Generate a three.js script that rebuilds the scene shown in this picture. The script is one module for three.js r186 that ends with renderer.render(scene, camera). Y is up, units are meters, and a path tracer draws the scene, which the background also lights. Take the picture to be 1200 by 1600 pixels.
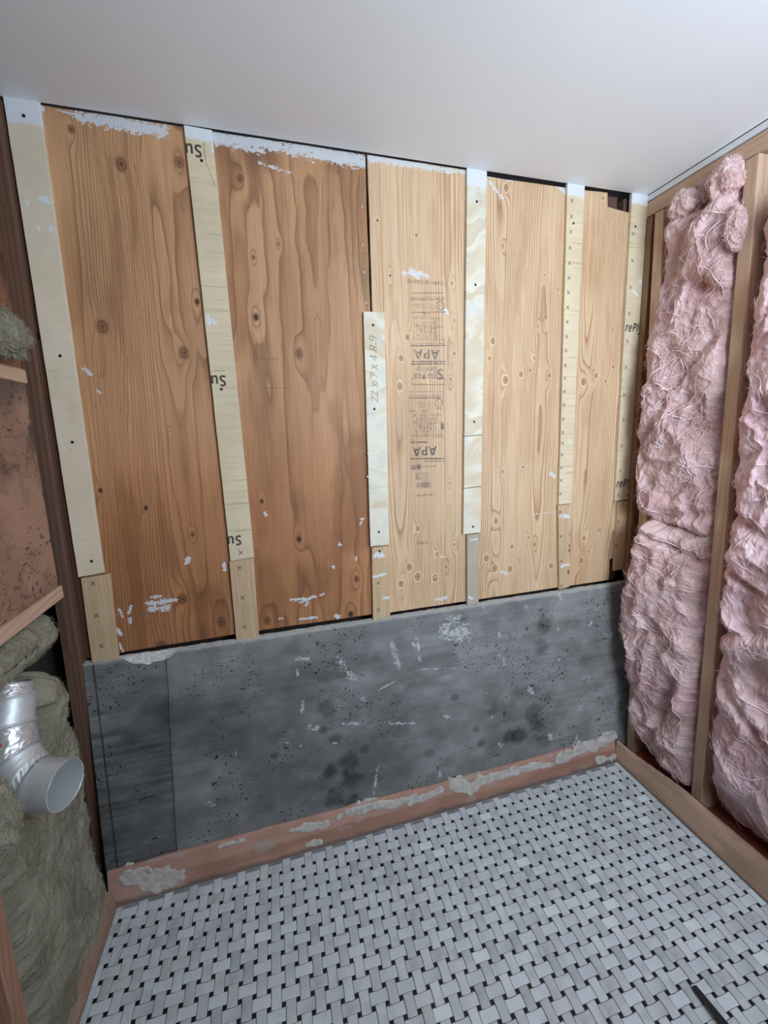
import * as THREE from 'three';
import { mergeGeometries, mergeVertices } from 'three/addons/utils/BufferGeometryUtils.js';
import { RectAreaLightUniformsLib } from 'three/addons/lights/RectAreaLightUniformsLib.js';

// ------------------------------------------------------------------ camera, sky, light, exposure
const scene = new THREE.Scene();
const EYE = new THREE.Vector3(0.6791, 1.4209, 1.3279), FOCAL = 634.36, CX = 601.6, CY = 777.9;
const camera = new THREE.PerspectiveCamera(2 * Math.atan(800 / FOCAL) * 180 / Math.PI, 0.75, 0.02, 50);
camera.position.copy(EYE);
camera.rotation.set(-0.16, -0.2643, -0.029, 'YXZ');
camera.setViewOffset(1200, 1600, 600 - CX, 800 - CY, 1200, 1600);
scene.add(camera);
camera.updateMatrixWorld(true);
const renderer = new THREE.WebGLRenderer({ antialias: true });
renderer.toneMapping = THREE.LinearToneMapping;
renderer.toneMappingExposure = 1.0;
renderer.shadowMap.enabled = true;
renderer.shadowMap.type = THREE.PCFSoftShadowMap;
scene.background = new THREE.Color(0.62, 0.78, 1.0);
RectAreaLightUniformsLib.init();
function daylight(x, y, z, w, h, tx, ty, tz, power, color) {            // daylight arriving through a window opening
  const l = new THREE.RectAreaLight(color, power, w, h);
  l.position.set(x, y, z); l.lookAt(tx, ty, tz); l.name = 'window_daylight'; scene.add(l); return l;
}
daylight(1.62, 1.64, 1.83, 0.66, 0.92, 1.62, 2.05, 0, 19.8, new THREE.Color(0.745, 0.87, 1.0));

// ------------------------------------------------------------------ helpers
const at = (px, py, axis, c) => {                                       // the point of the plane axis = c seen at a pixel of the photograph
  const d = new THREE.Vector3((px - CX) / FOCAL, -(py - CY) / FOCAL, -1).applyQuaternion(camera.quaternion);
  const t = (c - EYE[axis]) / d[axis];
  return EYE.clone().addScaledVector(d, t);
};
const project = (v) => { const c = v.clone().applyMatrix4(camera.matrixWorldInverse); return [CX + FOCAL * c.x / -c.z, CY - FOCAL * c.y / -c.z, -c.z]; };
const bp = (px, py, z = 0) => { const p = at(px, py, 'z', z); return [p.x, p.y]; };
function rng(seed) { let s = seed | 0; return () => { s = (s + 0x6d2b79f5) | 0; let t = Math.imul(s ^ (s >>> 15), 1 | s); t = (t + Math.imul(t ^ (t >>> 7), 61 | t)) ^ t; return ((t ^ (t >>> 14)) >>> 0) / 4294967296; }; }
const hash = (x, y, s) => { let h = Math.imul(x, 374761393) + Math.imul(y, 668265263) + Math.imul(s, 2147483 + 12345); h = Math.imul(h ^ (h >>> 13), 1274126177); h ^= h >>> 16; return (h >>> 0) / 4294967296; };
const vn = (x, y, s = 0) => {
  const ix = Math.floor(x), iy = Math.floor(y); let fx = x - ix, fy = y - iy;
  fx = fx * fx * fx * (fx * (fx * 6 - 15) + 10); fy = fy * fy * fy * (fy * (fy * 6 - 15) + 10);
  const a = hash(ix, iy, s), b = hash(ix + 1, iy, s), c = hash(ix, iy + 1, s), d = hash(ix + 1, iy + 1, s);
  return a + (b - a) * fx + (c - a) * fy + (a - b - c + d) * fx * fy;
};
const fbm = (x, y, s = 0, o = 4) => { let v = 0, a = 0.5, t = 0; for (let i = 0; i < o; i++) { v += a * vn(x, y, s + i * 17); t += a; a *= 0.5; x = x * 2.03 + 5.1; y = y * 2.03 + 1.7; } return v / t; };
const ridge = (x, y, s = 0, o = 4) => { let v = 0, a = 0.5, t = 0; for (let i = 0; i < o; i++) { v += a * (1 - Math.abs(2 * vn(x, y, s + i * 13) - 1)); t += a; a *= 0.5; x = x * 2.03 + 3.3; y = y * 2.03 + 7.7; } return v / t; };
const clamp = (x, a = 0, b = 1) => Math.min(b, Math.max(a, x));
const sst = (a, b, x) => { const t = clamp((x - a) / (b - a)); return t * t * (3 - 2 * t); };
const mix = (a, b, t) => a + (b - a) * t;
const mix3 = (o, c, t) => { o[0] = mix(o[0], c[0], t); o[1] = mix(o[1], c[1], t); o[2] = mix(o[2], c[2], t); };
const col = (r, g, b) => new THREE.Color().setRGB(r / 255, g / 255, b / 255, THREE.SRGBColorSpace);

const used = {}, kids = new Map();
const numbered = (n) => { const k = used[n] = (used[n] ?? -1) + 1; return k ? n + '_' + String(k).padStart(3, '0') : n; };
function tag(o, label, category, group) { o.userData.label = label; if (category) o.userData.category = category; if (group) o.userData.group = group; return o; }
const shade = (o) => { o.castShadow = true; o.receiveShadow = true; return o; };
function mesh(name, geo, mat, parent) {
  const m = shade(new THREE.Mesh(geo, mat));
  if (!parent || parent === scene) { m.name = numbered(name); scene.add(m); }
  else { if (!kids.has(parent)) kids.set(parent, {}); const n = kids.get(parent), k = n[name] = (n[name] ?? -1) + 1; m.name = k ? name + '_' + String(k).padStart(3, '0') : name; parent.add(m); }
  return m;
}
const struct = (name, geo, mat) => { const m = mesh(name, geo, mat); m.userData.kind = 'structure'; return m; };
const stuff = (m) => { m.userData.kind = 'stuff'; return m; };
const box = (x0, x1, y0, y1, z0, z1) => { const g = new THREE.BoxGeometry(x1 - x0, y1 - y0, z1 - z0); g.translate((x0 + x1) / 2, (y0 + y1) / 2, (z0 + z1) / 2); return g; };
function smooth(color, rough = 0.8, extra = {}) { return new THREE.MeshPhysicalMaterial({ color, roughness: rough, ...extra }); }

// a texture painted in metres: fn(X, Y, c) fills c[0..2] with sRGB 0..255 and c[3] with a height 0..1
function paint(x0, y0, x1, y1, res, fn, bump = true) {
  const w = Math.max(2, Math.round((x1 - x0) * res)), h = Math.max(2, Math.round((y1 - y0) * res));
  const a = new Uint8Array(w * h * 4), b = bump ? new Uint8Array(w * h) : null, c = [0, 0, 0, 0.5];
  for (let j = 0; j < h; j++) for (let i = 0; i < w; i++) {
    c[3] = 0.5; fn(x0 + (i + 0.5) / w * (x1 - x0), y0 + (j + 0.5) / h * (y1 - y0), c);
    const k = (j * w + i) * 4; a[k] = clamp(c[0], 0, 255); a[k + 1] = clamp(c[1], 0, 255); a[k + 2] = clamp(c[2], 0, 255); a[k + 3] = 255;
    if (b) b[j * w + i] = clamp(c[3]) * 255;
  }
  const t = new THREE.DataTexture(a, w, h); t.colorSpace = THREE.SRGBColorSpace; t.magFilter = t.minFilter = THREE.LinearFilter; t.needsUpdate = true;
  let u = null; if (b) { u = new THREE.DataTexture(b, w, h, THREE.RedFormat); u.magFilter = u.minFilter = THREE.LinearFilter; u.needsUpdate = true; }
  const wrap = (k) => { for (const q of [t, u]) if (q) q.wrapS = q.wrapT = k; };
  wrap(THREE.ClampToEdgeWrapping);
  return { map: t, bumpMap: u, repeat: () => wrap(THREE.RepeatWrapping) };
}
// print drawn with the canvas in metres (y up); returns its alpha at a point
function ink(x0, y0, x1, y1, res, draw) {
  const w = Math.ceil((x1 - x0) * res), h = Math.ceil((y1 - y0) * res), cv = document.createElement('canvas'); cv.width = w; cv.height = h;
  const ctx = cv.getContext('2d'); ctx.setTransform(res, 0, 0, -res, -x0 * res, y1 * res); ctx.fillStyle = ctx.strokeStyle = '#000'; ctx.lineCap = 'round';
  const text = (s, X, Y, size, o = {}) => {
    ctx.save(); ctx.translate(X, Y); ctx.scale(size / 100, -size / 100); ctx.rotate(-(o.turn ?? 0)); if (o.sx) ctx.scale(o.sx, 1);
    ctx.globalAlpha = o.alpha ?? 1; ctx.font = (o.style ?? '') + ' 100px ' + (o.font ?? 'sans-serif'); ctx.textAlign = o.align ?? 'center'; ctx.textBaseline = o.base ?? 'middle'; ctx.fillText(s, 0, 0); ctx.restore();
  };
  const line = (pts, wd, alpha = 1) => { ctx.globalAlpha = alpha; ctx.lineWidth = wd; ctx.beginPath(); pts.forEach((p, i) => i ? ctx.lineTo(...p) : ctx.moveTo(...p)); ctx.stroke(); ctx.globalAlpha = 1; };
  draw({ ctx, text, line });
  const d = ctx.getImageData(0, 0, w, h).data;
  return (X, Y) => { const i = Math.floor((X - x0) * res), j = Math.floor((y1 - Y) * res); return i < 0 || j < 0 || i >= w || j >= h ? 0 : d[(j * w + i) * 4 + 3] / 255; };
}
// strokes of paint: each { p: [[X, Y], ...], w: half width, d: density, k: streak direction }
function smears(list, seed) {
  const L = list.map((s, n) => { const xs = s.p.map((q) => q[0]), ys = s.p.map((q) => q[1]), e = s.w * 1.6; return { ...s, n, b: [Math.min(...xs) - e, Math.max(...xs) + e, Math.min(...ys) - e, Math.max(...ys) + e] }; });
  return (X, Y) => {
    let m = 0;
    for (const s of L) {
      if (X < s.b[0] || X > s.b[1] || Y < s.b[2] || Y > s.b[3]) continue;
      let d = 9;
      for (let i = 0; i < Math.max(1, s.p.length - 1); i++) {
        const a = s.p[i], b = s.p[Math.min(i + 1, s.p.length - 1)], dx = b[0] - a[0], dy = b[1] - a[1], l = dx * dx + dy * dy;
        const t = l ? clamp(((X - a[0]) * dx + (Y - a[1]) * dy) / l) : 0; d = Math.min(d, Math.hypot(X - a[0] - t * dx, Y - a[1] - t * dy));
      }
      const n = 0.55 * fbm(X * 60, Y * 110, seed + s.n, 3) + 0.45 * vn(X * 260, Y * 420, seed + 50);
      m = Math.max(m, sst(0, 0.14, n * 2.0 * (s.d ?? 1) - 0.26 - d / s.w * 0.9) * (s.a ?? 1));
    }
    return m;
  };
}
// a flat piece cut to an outline of world points on the plane z = zf, chamfered, with uv over its own outline box
function plate(name, pts, zf, depth, mat, parent, chamfer = 0.0008) {
  const xs = pts.map((p) => p[0]), ys = pts.map((p) => p[1]), x0 = Math.min(...xs), x1 = Math.max(...xs), y0 = Math.min(...ys), y1 = Math.max(...ys), mx = (x0 + x1) / 2;
  const sh = new THREE.Shape(pts.map((p) => new THREE.Vector2(p[0] - mx, p[1] - y0)));
  const g = new THREE.ExtrudeGeometry(sh, { depth: depth - 2 * chamfer, bevelEnabled: true, bevelSize: chamfer, bevelThickness: chamfer, bevelOffset: -chamfer, bevelSegments: 1, curveSegments: 2 });
  g.translate(0, 0, -depth + chamfer);
  const P = g.attributes.position, U = g.attributes.uv;
  for (let i = 0; i < P.count; i++) U.setXY(i, (P.getX(i) + mx - x0) / (x1 - x0), P.getY(i) / (y1 - y0));
  const m = mesh(name, g, mat, parent); m.position.set(mx, y0, zf); return m;
}
const outline = (pts, rough, seed, step = 0.03) => {                    // a polygon with slightly uneven edges
  const o = []; pts.forEach((a, i) => { const b = pts[(i + 1) % pts.length], l = Math.hypot(b[0] - a[0], b[1] - a[1]), n = Math.max(1, Math.round(l / step)), nx = -(b[1] - a[1]) / l, ny = (b[0] - a[0]) / l;
    for (let k = 0; k < n; k++) { const t = k / n, d = k ? (fbm(i * 7 + t * l * 22, 3.3, seed) - 0.5) * 2 * rough : 0; o.push([mix(a[0], b[0], t) + nx * d, mix(a[1], b[1], t) + ny * d]); } });
  return o;
};
// a sawn timber: box with eased edges, length along y, uv in metres
function timber(name, x0, x1, y0, y1, z0, z1, mat, parent, axis = 'y', lean = null) {
  const S = { x: x1 - x0, y: y1 - y0, z: z1 - z0 }, [a, b] = axis === 'y' ? ['x', 'z'] : axis === 'z' ? ['x', 'y'] : ['z', 'y'];
  const c = 0.0025, w = S[a] / 2, d = S[b] / 2, sh = new THREE.Shape();
  sh.moveTo(-w + c, -d); sh.lineTo(w - c, -d); sh.lineTo(w, -d + c); sh.lineTo(w, d - c); sh.lineTo(w - c, d); sh.lineTo(-w + c, d); sh.lineTo(-w, d - c); sh.lineTo(-w, -d + c);
  const g = new THREE.ExtrudeGeometry(sh, { depth: S[axis], bevelEnabled: false, steps: 8 });
  if (axis === 'y') { g.rotateX(-Math.PI / 2); } else if (axis === 'x') { g.rotateY(Math.PI / 2); }
  g.computeBoundingBox(); const B = g.boundingBox, cx = (x0 + x1) / 2, cz = (z0 + z1) / 2;
  g.translate(-(B.min.x + B.max.x) / 2, -B.min.y, -(B.min.z + B.max.z) / 2);
  g.computeVertexNormals();
  const P = g.attributes.position, N = g.attributes.normal, U = g.attributes.uv, off = hash(Math.round(x0 * 1000), Math.round(z0 * 1000), 5) * 3;
  for (let i = 0; i < P.count; i++) {
    const q = { x: P.getX(i), y: P.getY(i), z: P.getZ(i) }, n = [Math.abs(N.getX(i)), Math.abs(N.getY(i)), Math.abs(N.getZ(i))];
    const along = q[axis], cross = axis === 'y' ? (n[0] > n[2] ? q.z : q.x + 0.13) : axis === 'z' ? (n[0] > n[1] ? q.y : q.x + 0.13) : (n[2] > n[1] ? q.y : q.z + 0.13);
    U.setXY(i, (cross + off) / 0.3, (along + off) / 1.2);
    if (lean) P.setX(i, q.x + lean[0] * q.y), P.setZ(i, q.z + lean[1] * q.y);
  }
  const m = mesh(name, g, mat, parent); m.position.set(cx, y0, cz); return m;
}

// ------------------------------------------------------------------ room shell
const H = 2.2524, YC = 0.762, ZR = 1.89;
const woodTex = (seed, A, B, C) => {                                     // sawn softwood, 0.3 m x 1.2 m
  const t = paint(0, 0, 0.3, 1.2, 1000, (X, Y, c) => {
    const h = 9 * vn(X * 9, Y * 0.9, seed) + X * 60 + 1.2 * vn(X * 34, Y * 3, seed + 1), f = h - Math.floor(h), g = vn(X * 700, Y * 14, seed + 2);
    c[0] = A[0]; c[1] = A[1]; c[2] = A[2]; mix3(c, B, 0.75 * Math.pow(f, 2.5) * (1 - sst(0.93, 1, f)) + 0.22 * g); mix3(c, C, 0.55 * sst(0.5, 0.85, fbm(X * 7, Y * 3, seed + 3)));
    c[3] = 0.5 + 0.3 * g - 0.2 * f;
  }); t.repeat(); return t;
};
const PINE = woodTex(11, [210, 178, 152], [176, 138, 112], [190, 158, 134]), DARKWOOD = woodTex(31, [112, 80, 60], [74, 50, 40], [84, 66, 58]);
const M = {
  pine: smooth(0xffffff, 0.75, { ...pick(PINE), bumpScale: 0.0006 }),
  redPine: smooth(col(206, 184, 176), 0.78, { ...pick(PINE), bumpScale: 0.0006 }),
  darkWood: smooth(0xffffff, 0.85, { ...pick(DARKWOOD), bumpScale: 0.0008 }),
  cavity: smooth(col(58, 46, 40), 0.95),
  paintWhite: smooth(col(226, 229, 232), 0.6),
  rearPaint: smooth(col(150, 146, 142), 0.85),
  screw: smooth(col(36, 34, 34), 0.5, { metalness: 0.5 }),
  nail: smooth(col(196, 190, 178), 0.45, { metalness: 0.6 }),
};
function pick(t) { return { map: t.map, bumpMap: t.bumpMap }; }

const ceilTex = paint(0, 0, 2.4, 2.8, 200, (X, Y, c) => { const n = vn(X * 60, Y * 60, 3), m = fbm(X * 2, Y * 2, 5); c[0] = 236 + 3 * m; c[1] = 239 + 3 * m; c[2] = 243 + 3 * m; c[3] = 0.5 + 0.5 * n; });
{ const g = box(-0.12, 2.0705, H, H + 0.1, -0.001, ZR + 0.2); planar(g, 'x', 'z', 0, 0, 2.4, 2.8); struct('ceiling', g, smooth(0xffffff, 0.55, { ...pick(ceilTex), bumpScale: 0.0002 })); }
function planar(g, a, b, a0, b0, aw, bw) { const P = g.attributes.position, U = g.attributes.uv, k = { x: 'getX', y: 'getY', z: 'getZ' }; for (let i = 0; i < P.count; i++) U.setXY(i, (P[k[a]](i) - a0) / aw, (P[k[b]](i) - b0) / bw); return g; }
struct('trim_1', box(2.0725, 2.12, 2.2325, 2.2505, -0.002, ZR), M.paintWhite);
struct('wall_back_backing', box(-0.3, 2.45, -0.25, H + 0.12, -0.3, -0.08), M.cavity);
struct('wall_left', box(-0.2, -0.04, -0.2, H + 0.12, -0.1, ZR + 0.2), M.cavity);
struct('wall_right', box(2.17, 2.35, -0.2, H + 0.12, -0.1, ZR + 0.2), M.cavity);
struct('ceiling_void', box(2.0705, 2.35, H + 0.02, H + 0.12, -0.1, ZR + 0.2), M.cavity);
struct('wall_left_finish', box(-0.04, 0.07, -0.05, H, 0.92, ZR), M.rearPaint);
struct('wall_right_finish', box(2.068, 2.17, -0.05, H + 0.02, 1.3, ZR), M.rearPaint);
{ // rear wall behind the camera, with the window that lights the room
  const wx0 = 1.26, wx1 = 1.98, wy0 = 1.15, wy1 = 2.13, z0 = ZR, z1 = ZR + 0.16;
  const g = mergeGeometries([box(-0.2, wx0, -0.2, H + 0.1, z0, z1), box(wx1, 2.35, -0.2, H + 0.1, z0, z1), box(wx0, wx1, -0.2, wy0, z0, z1), box(wx0, wx1, wy1, H + 0.1, z0, z1)]);
  struct('wall_rear', g, M.rearPaint);
  const f = struct('window_1', mergeGeometries([box(wx0, wx0 + 0.04, wy0, wy1, z0 + 0.02, z0 + 0.1), box(wx1 - 0.04, wx1, wy0, wy1, z0 + 0.02, z0 + 0.1), box(wx0 + 0.04, wx1 - 0.04, wy0, wy0 + 0.04, z0 + 0.02, z0 + 0.1), box(wx0 + 0.04, wx1 - 0.04, wy1 - 0.04, wy1, z0 + 0.02, z0 + 0.1), box((wx0 + wx1) / 2 - 0.015, (wx0 + wx1) / 2 + 0.015, wy0 + 0.04, wy1 - 0.04, z0 + 0.03, z0 + 0.08)]), M.paintWhite);
  mesh('pane', box(wx0 + 0.04, (wx0 + wx1) / 2 - 0.015, wy0 + 0.04, wy1 - 0.04, z0 + 0.05, z0 + 0.054), smooth(0xffffff, 0.02, { transmission: 1, thickness: 0 }), f);
  mesh('pane', box((wx0 + wx1) / 2 + 0.015, wx1 - 0.04, wy0 + 0.04, wy1 - 0.04, z0 + 0.05, z0 + 0.054), smooth(0xffffff, 0.02, { transmission: 1, thickness: 0 }), f);
}

// ------------------------------------------------------------------ poured concrete foundation wall
const concreteZ = (y) => 0.007 + 0.065 * clamp(1 - y / YC) ;             // the face leans out a little towards its foot
const cp = (px, py) => { let z = 0.04, q; for (let i = 0; i < 5; i++) { q = at(px, py, 'z', z); z = concreteZ(q.y); } return [q.x, q.y]; };
{
  const x0 = 0.086, x1 = 2.16;
  const grooveX = (y) => mix(0.285, 0.312, y / YC) + 0.003 * (vn(y * 14, 1, 8) - 0.5);
  const white = smears([
    [[700, 984], [722, 990], 18, 1.1], [[705, 966], [718, 964], 5, 1], [[612, 1005], [622, 1040], 10, .75], [[538, 1045], [552, 1060], 14, .7], [[528, 1030], [534, 1037], 9, .8], [[652, 1000], [656, 1032], 4, 1], [[645, 1005], [650, 1014], 3, 1], [[465, 1030], [482, 1028], 4, 1.1], [[463, 1050], [465, 1056], 4, 1], [[473, 1098], [472, 1112], 3, 1.1],
    [[536, 1130], [562, 1131], 3, 1], [[610, 1130], [648, 1130], 4, .85], [[484, 1136], [494, 1138], 9, .75], [[590, 1200], [584, 1240], 3.4, .95], [[566, 1091], [571, 1093], 5, .9], [[696, 1118], [700, 1121], 5, 1], [[828, 1078], [831, 1081], 6, 1.2], [[870, 980], [871, 983], 4, 1.2], [[780, 990], [781, 994], 3, 1.1], [[787, 1030], [788, 1038], 3, 1.1], [[780, 1023], [781, 1028], 2.6, 1.1], [[822, 945], [823, 950], 3, 1],
    [[924, 972], [922, 978], 3, 1.1], [[860, 1150], [861, 1154], 5, 1.1], [[780, 1162], [783, 1165], 4, 1.1], [[768, 1118], [766, 1122], 5, .9], [[592, 1078], [618, 1064], 1.8, 1.1], [[687, 1207], [688, 1211], 4, 1.2], [[470, 1165], [468, 1168], 3, 1.1], [[325, 1254], [334, 1258], 8, .7], [[866, 1187], [866, 1192], 3, 1], [[905, 1110], [908, 1104], 3, .9], [[873, 1032], [875, 1030], 3, 1], [[902, 1150], [899, 1160], 4, .9], [[873, 930], [879, 936], 4, 1.1], [[755, 948], [757, 952], 4, .8], [[720, 1003], [722, 1001], 4, .9], [[655, 1046], [712, 1044], 2, .8], [[760, 1075], [761, 1085], 2.4, .7], [[520, 1160], [526, 1162], 2.5, .9], [[448, 1160], [450, 1161], 2.5, .9], [[368, 1170], [369, 1180], 1.6, .7],
  ].map(([a, b, w, d]) => ({ p: [cp(...a), cp(...b)], w: w * 0.0019, d })), 77);
  const dark = [[545, 1190, 26], [515, 1205, 18], [552, 1222, 26], [520, 1245, 22], [548, 1255, 22], [523, 1155, 14], [835, 1115, 26], [812, 1150, 20], [850, 1160, 22], [770, 1110, 16], [850, 975, 22], [845, 1010, 20], [505, 1140, 12], [840, 1135, 20], [795, 1150, 16], [570, 1170, 12], [710, 1090, 9], [752, 1160, 12], [672, 1178, 12], [745, 1140, 9], [510, 1110, 20], [525, 1035, 15], [430, 1180, 8]].map(([a, b, r]) => [...cp(a, b), r * 0.0018]);
  const T = paint(x0, -0.02, x1, YC + 0.02, 900, (X, Y, c) => {
    const left = 1 - sst(-0.006, 0.006, X - grooveX(Y)), big = fbm(X * 3.2, Y * 4, 1, 4), mid = fbm(X * 16, Y * 24, 2, 4), fine = vn(X * 420, Y * 420, 3), streak = fbm(X * 5 + Y * 1.2, Y * 95, 4, 3), rub = fbm(X * 2.5, Y * 30, 6, 3);
    let v = 113 + 50 * (big - 0.5) + 46 * (mid - 0.5) + 9 * (fine - 0.5) + (streak - 0.5) * mix(18, 52, left) * sst(0.35, 0.6, fbm(X * 4, Y * 5, 12, 2)) + 12 * (rub - 0.5) - 18 * left;
    v += 17 * sst(0.9, 1.9, X) ;
    let h = 0.55 + 0.25 * (mid - 0.5) + 0.12 * (fine - 0.5) + 0.3 * (streak - 0.5) * (0.25 + left);
    for (const [dx, dy, r] of dark) { const d = Math.hypot(X - dx, (Y - dy) * 1.05) / r; if (d < 1.6) v -= 34 * sst(1.25, 0.35, d + 0.9 * (fbm(X * 40, Y * 40, 9, 3) - 0.5)); }
    const seam = Math.abs(X - grooveX(Y)); if (seam < 0.006) { const k = sst(0.005, 0.0005, seam); v = mix(v, X < grooveX(Y) ? 46 : 132, k * (0.35 + 0.6 * vn(Y * 30, 2, 3))); h += X < grooveX(Y) ? -0.4 * k : 0.35 * k; }
    const s2 = Math.abs(X - (0.118 - 0.008 * Y)); if (s2 < 0.004) v = mix(v, 38, sst(0.004, 0.001, s2) * 0.8);
    const pn = vn(X * 150 + 7, Y * 190, 21), pm = fbm(X * 9, Y * 9, 22, 2), pit = sst(0.88, 0.93, pn) * sst(0.46, 0.66, pm); v = mix(v, 34, pit * 0.85); h -= 0.5 * pit;
    const pn2 = vn(X * 90 + 3, Y * 120, 23), pit2 = sst(0.94, 0.965, pn2) * sst(0.46, 0.6, pm); v = mix(v, 30, pit2 * 0.9); h -= 0.6 * pit2;
    const sp = sst(0.968, 0.985, vn(X * 120, Y * 120, 31)) * sst(0.45, 0.6, fbm(X * 6, Y * 6, 33, 2));
    c[0] = v; c[1] = v * 0.995; c[2] = v * 0.985;
    mix3(c, [200, 200, 202], Math.max(white(X, Y) * 0.8 * sst(0.3, 0.55, fbm(X * 110, Y * 150, 37, 3)), sp * 0.5));
    const haze = 0.3 * sst(0.5, 0.72, fbm(X * 5 + 9, Y * 9, 41, 4)); mix3(c, [150, 152, 154], haze);
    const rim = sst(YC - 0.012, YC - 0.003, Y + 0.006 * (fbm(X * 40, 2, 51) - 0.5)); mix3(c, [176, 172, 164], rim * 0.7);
    c[3] = h;
  });
  const chip = (x) => { const k = sst(0.185, 0.22, x) * sst(0.36, 0.29, x); return k * (0.018 + 0.028 * fbm(x * 34, 1, 61, 3)) + 0.004 * (fbm(x * 30, 4, 62, 3) - 0.5); };
  const nx = 320, ny = 90, pos = [], uv = [], idx = [];
  for (let j = 0; j <= ny; j++) for (let i = 0; i <= nx; i++) {
    const X = mix(x0, x1, i / nx), top = YC - Math.max(-0.002, chip(X)), Y = mix(-0.05, top, j / ny);
    const left = 1 - sst(-0.006, 0.006, X - grooveX(Y));
    const z = concreteZ(Y) - 0.005 * left + 0.0035 * (fbm(X * 7, Y * 9, 71, 3) - 0.5) + (j === ny ? -0.003 : 0);
    pos.push(X, Y, z); uv.push((X - x0) / (x1 - x0), (Y + 0.02) / (YC + 0.04));
  }
  for (let j = 0; j < ny; j++) for (let i = 0; i < nx; i++) { const a = j * (nx + 1) + i, b = a + nx + 1; idx.push(a, a + 1, b, b, a + 1, b + 1); }
  const g = new THREE.BufferGeometry(); g.setAttribute('position', new THREE.Float32BufferAttribute(pos, 3)); g.setAttribute('uv', new THREE.Float32BufferAttribute(uv, 2)); g.setIndex(idx); g.computeVertexNormals();
  const wall = struct('wall_back', g, smooth(0xffffff, 0.82, { ...pick(T), bumpScale: 0.004 }));
  // its rough top: from the chipped front edge back under the plywood
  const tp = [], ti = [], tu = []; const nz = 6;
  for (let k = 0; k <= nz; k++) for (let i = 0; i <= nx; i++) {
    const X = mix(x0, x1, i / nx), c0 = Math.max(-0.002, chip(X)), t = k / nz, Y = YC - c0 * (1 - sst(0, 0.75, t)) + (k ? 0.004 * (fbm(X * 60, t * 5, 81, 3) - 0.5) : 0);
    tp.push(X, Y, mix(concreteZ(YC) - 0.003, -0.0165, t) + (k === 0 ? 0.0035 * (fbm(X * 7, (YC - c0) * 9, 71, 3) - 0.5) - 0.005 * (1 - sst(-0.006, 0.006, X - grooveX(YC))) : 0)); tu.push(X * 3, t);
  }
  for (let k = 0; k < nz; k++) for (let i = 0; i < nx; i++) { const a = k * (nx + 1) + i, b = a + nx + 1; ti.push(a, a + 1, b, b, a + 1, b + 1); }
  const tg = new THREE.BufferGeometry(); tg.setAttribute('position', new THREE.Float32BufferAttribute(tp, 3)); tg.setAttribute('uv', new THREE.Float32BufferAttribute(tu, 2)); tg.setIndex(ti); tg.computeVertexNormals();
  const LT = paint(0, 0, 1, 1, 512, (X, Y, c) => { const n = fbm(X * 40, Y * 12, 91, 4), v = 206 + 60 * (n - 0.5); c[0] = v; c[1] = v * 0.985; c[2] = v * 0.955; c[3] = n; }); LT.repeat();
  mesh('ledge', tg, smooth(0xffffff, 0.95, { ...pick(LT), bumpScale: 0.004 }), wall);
  mesh('core', box(x0, x1, -0.2, YC - 0.04, -0.078, -0.02), M.cavity, wall);
}

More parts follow.
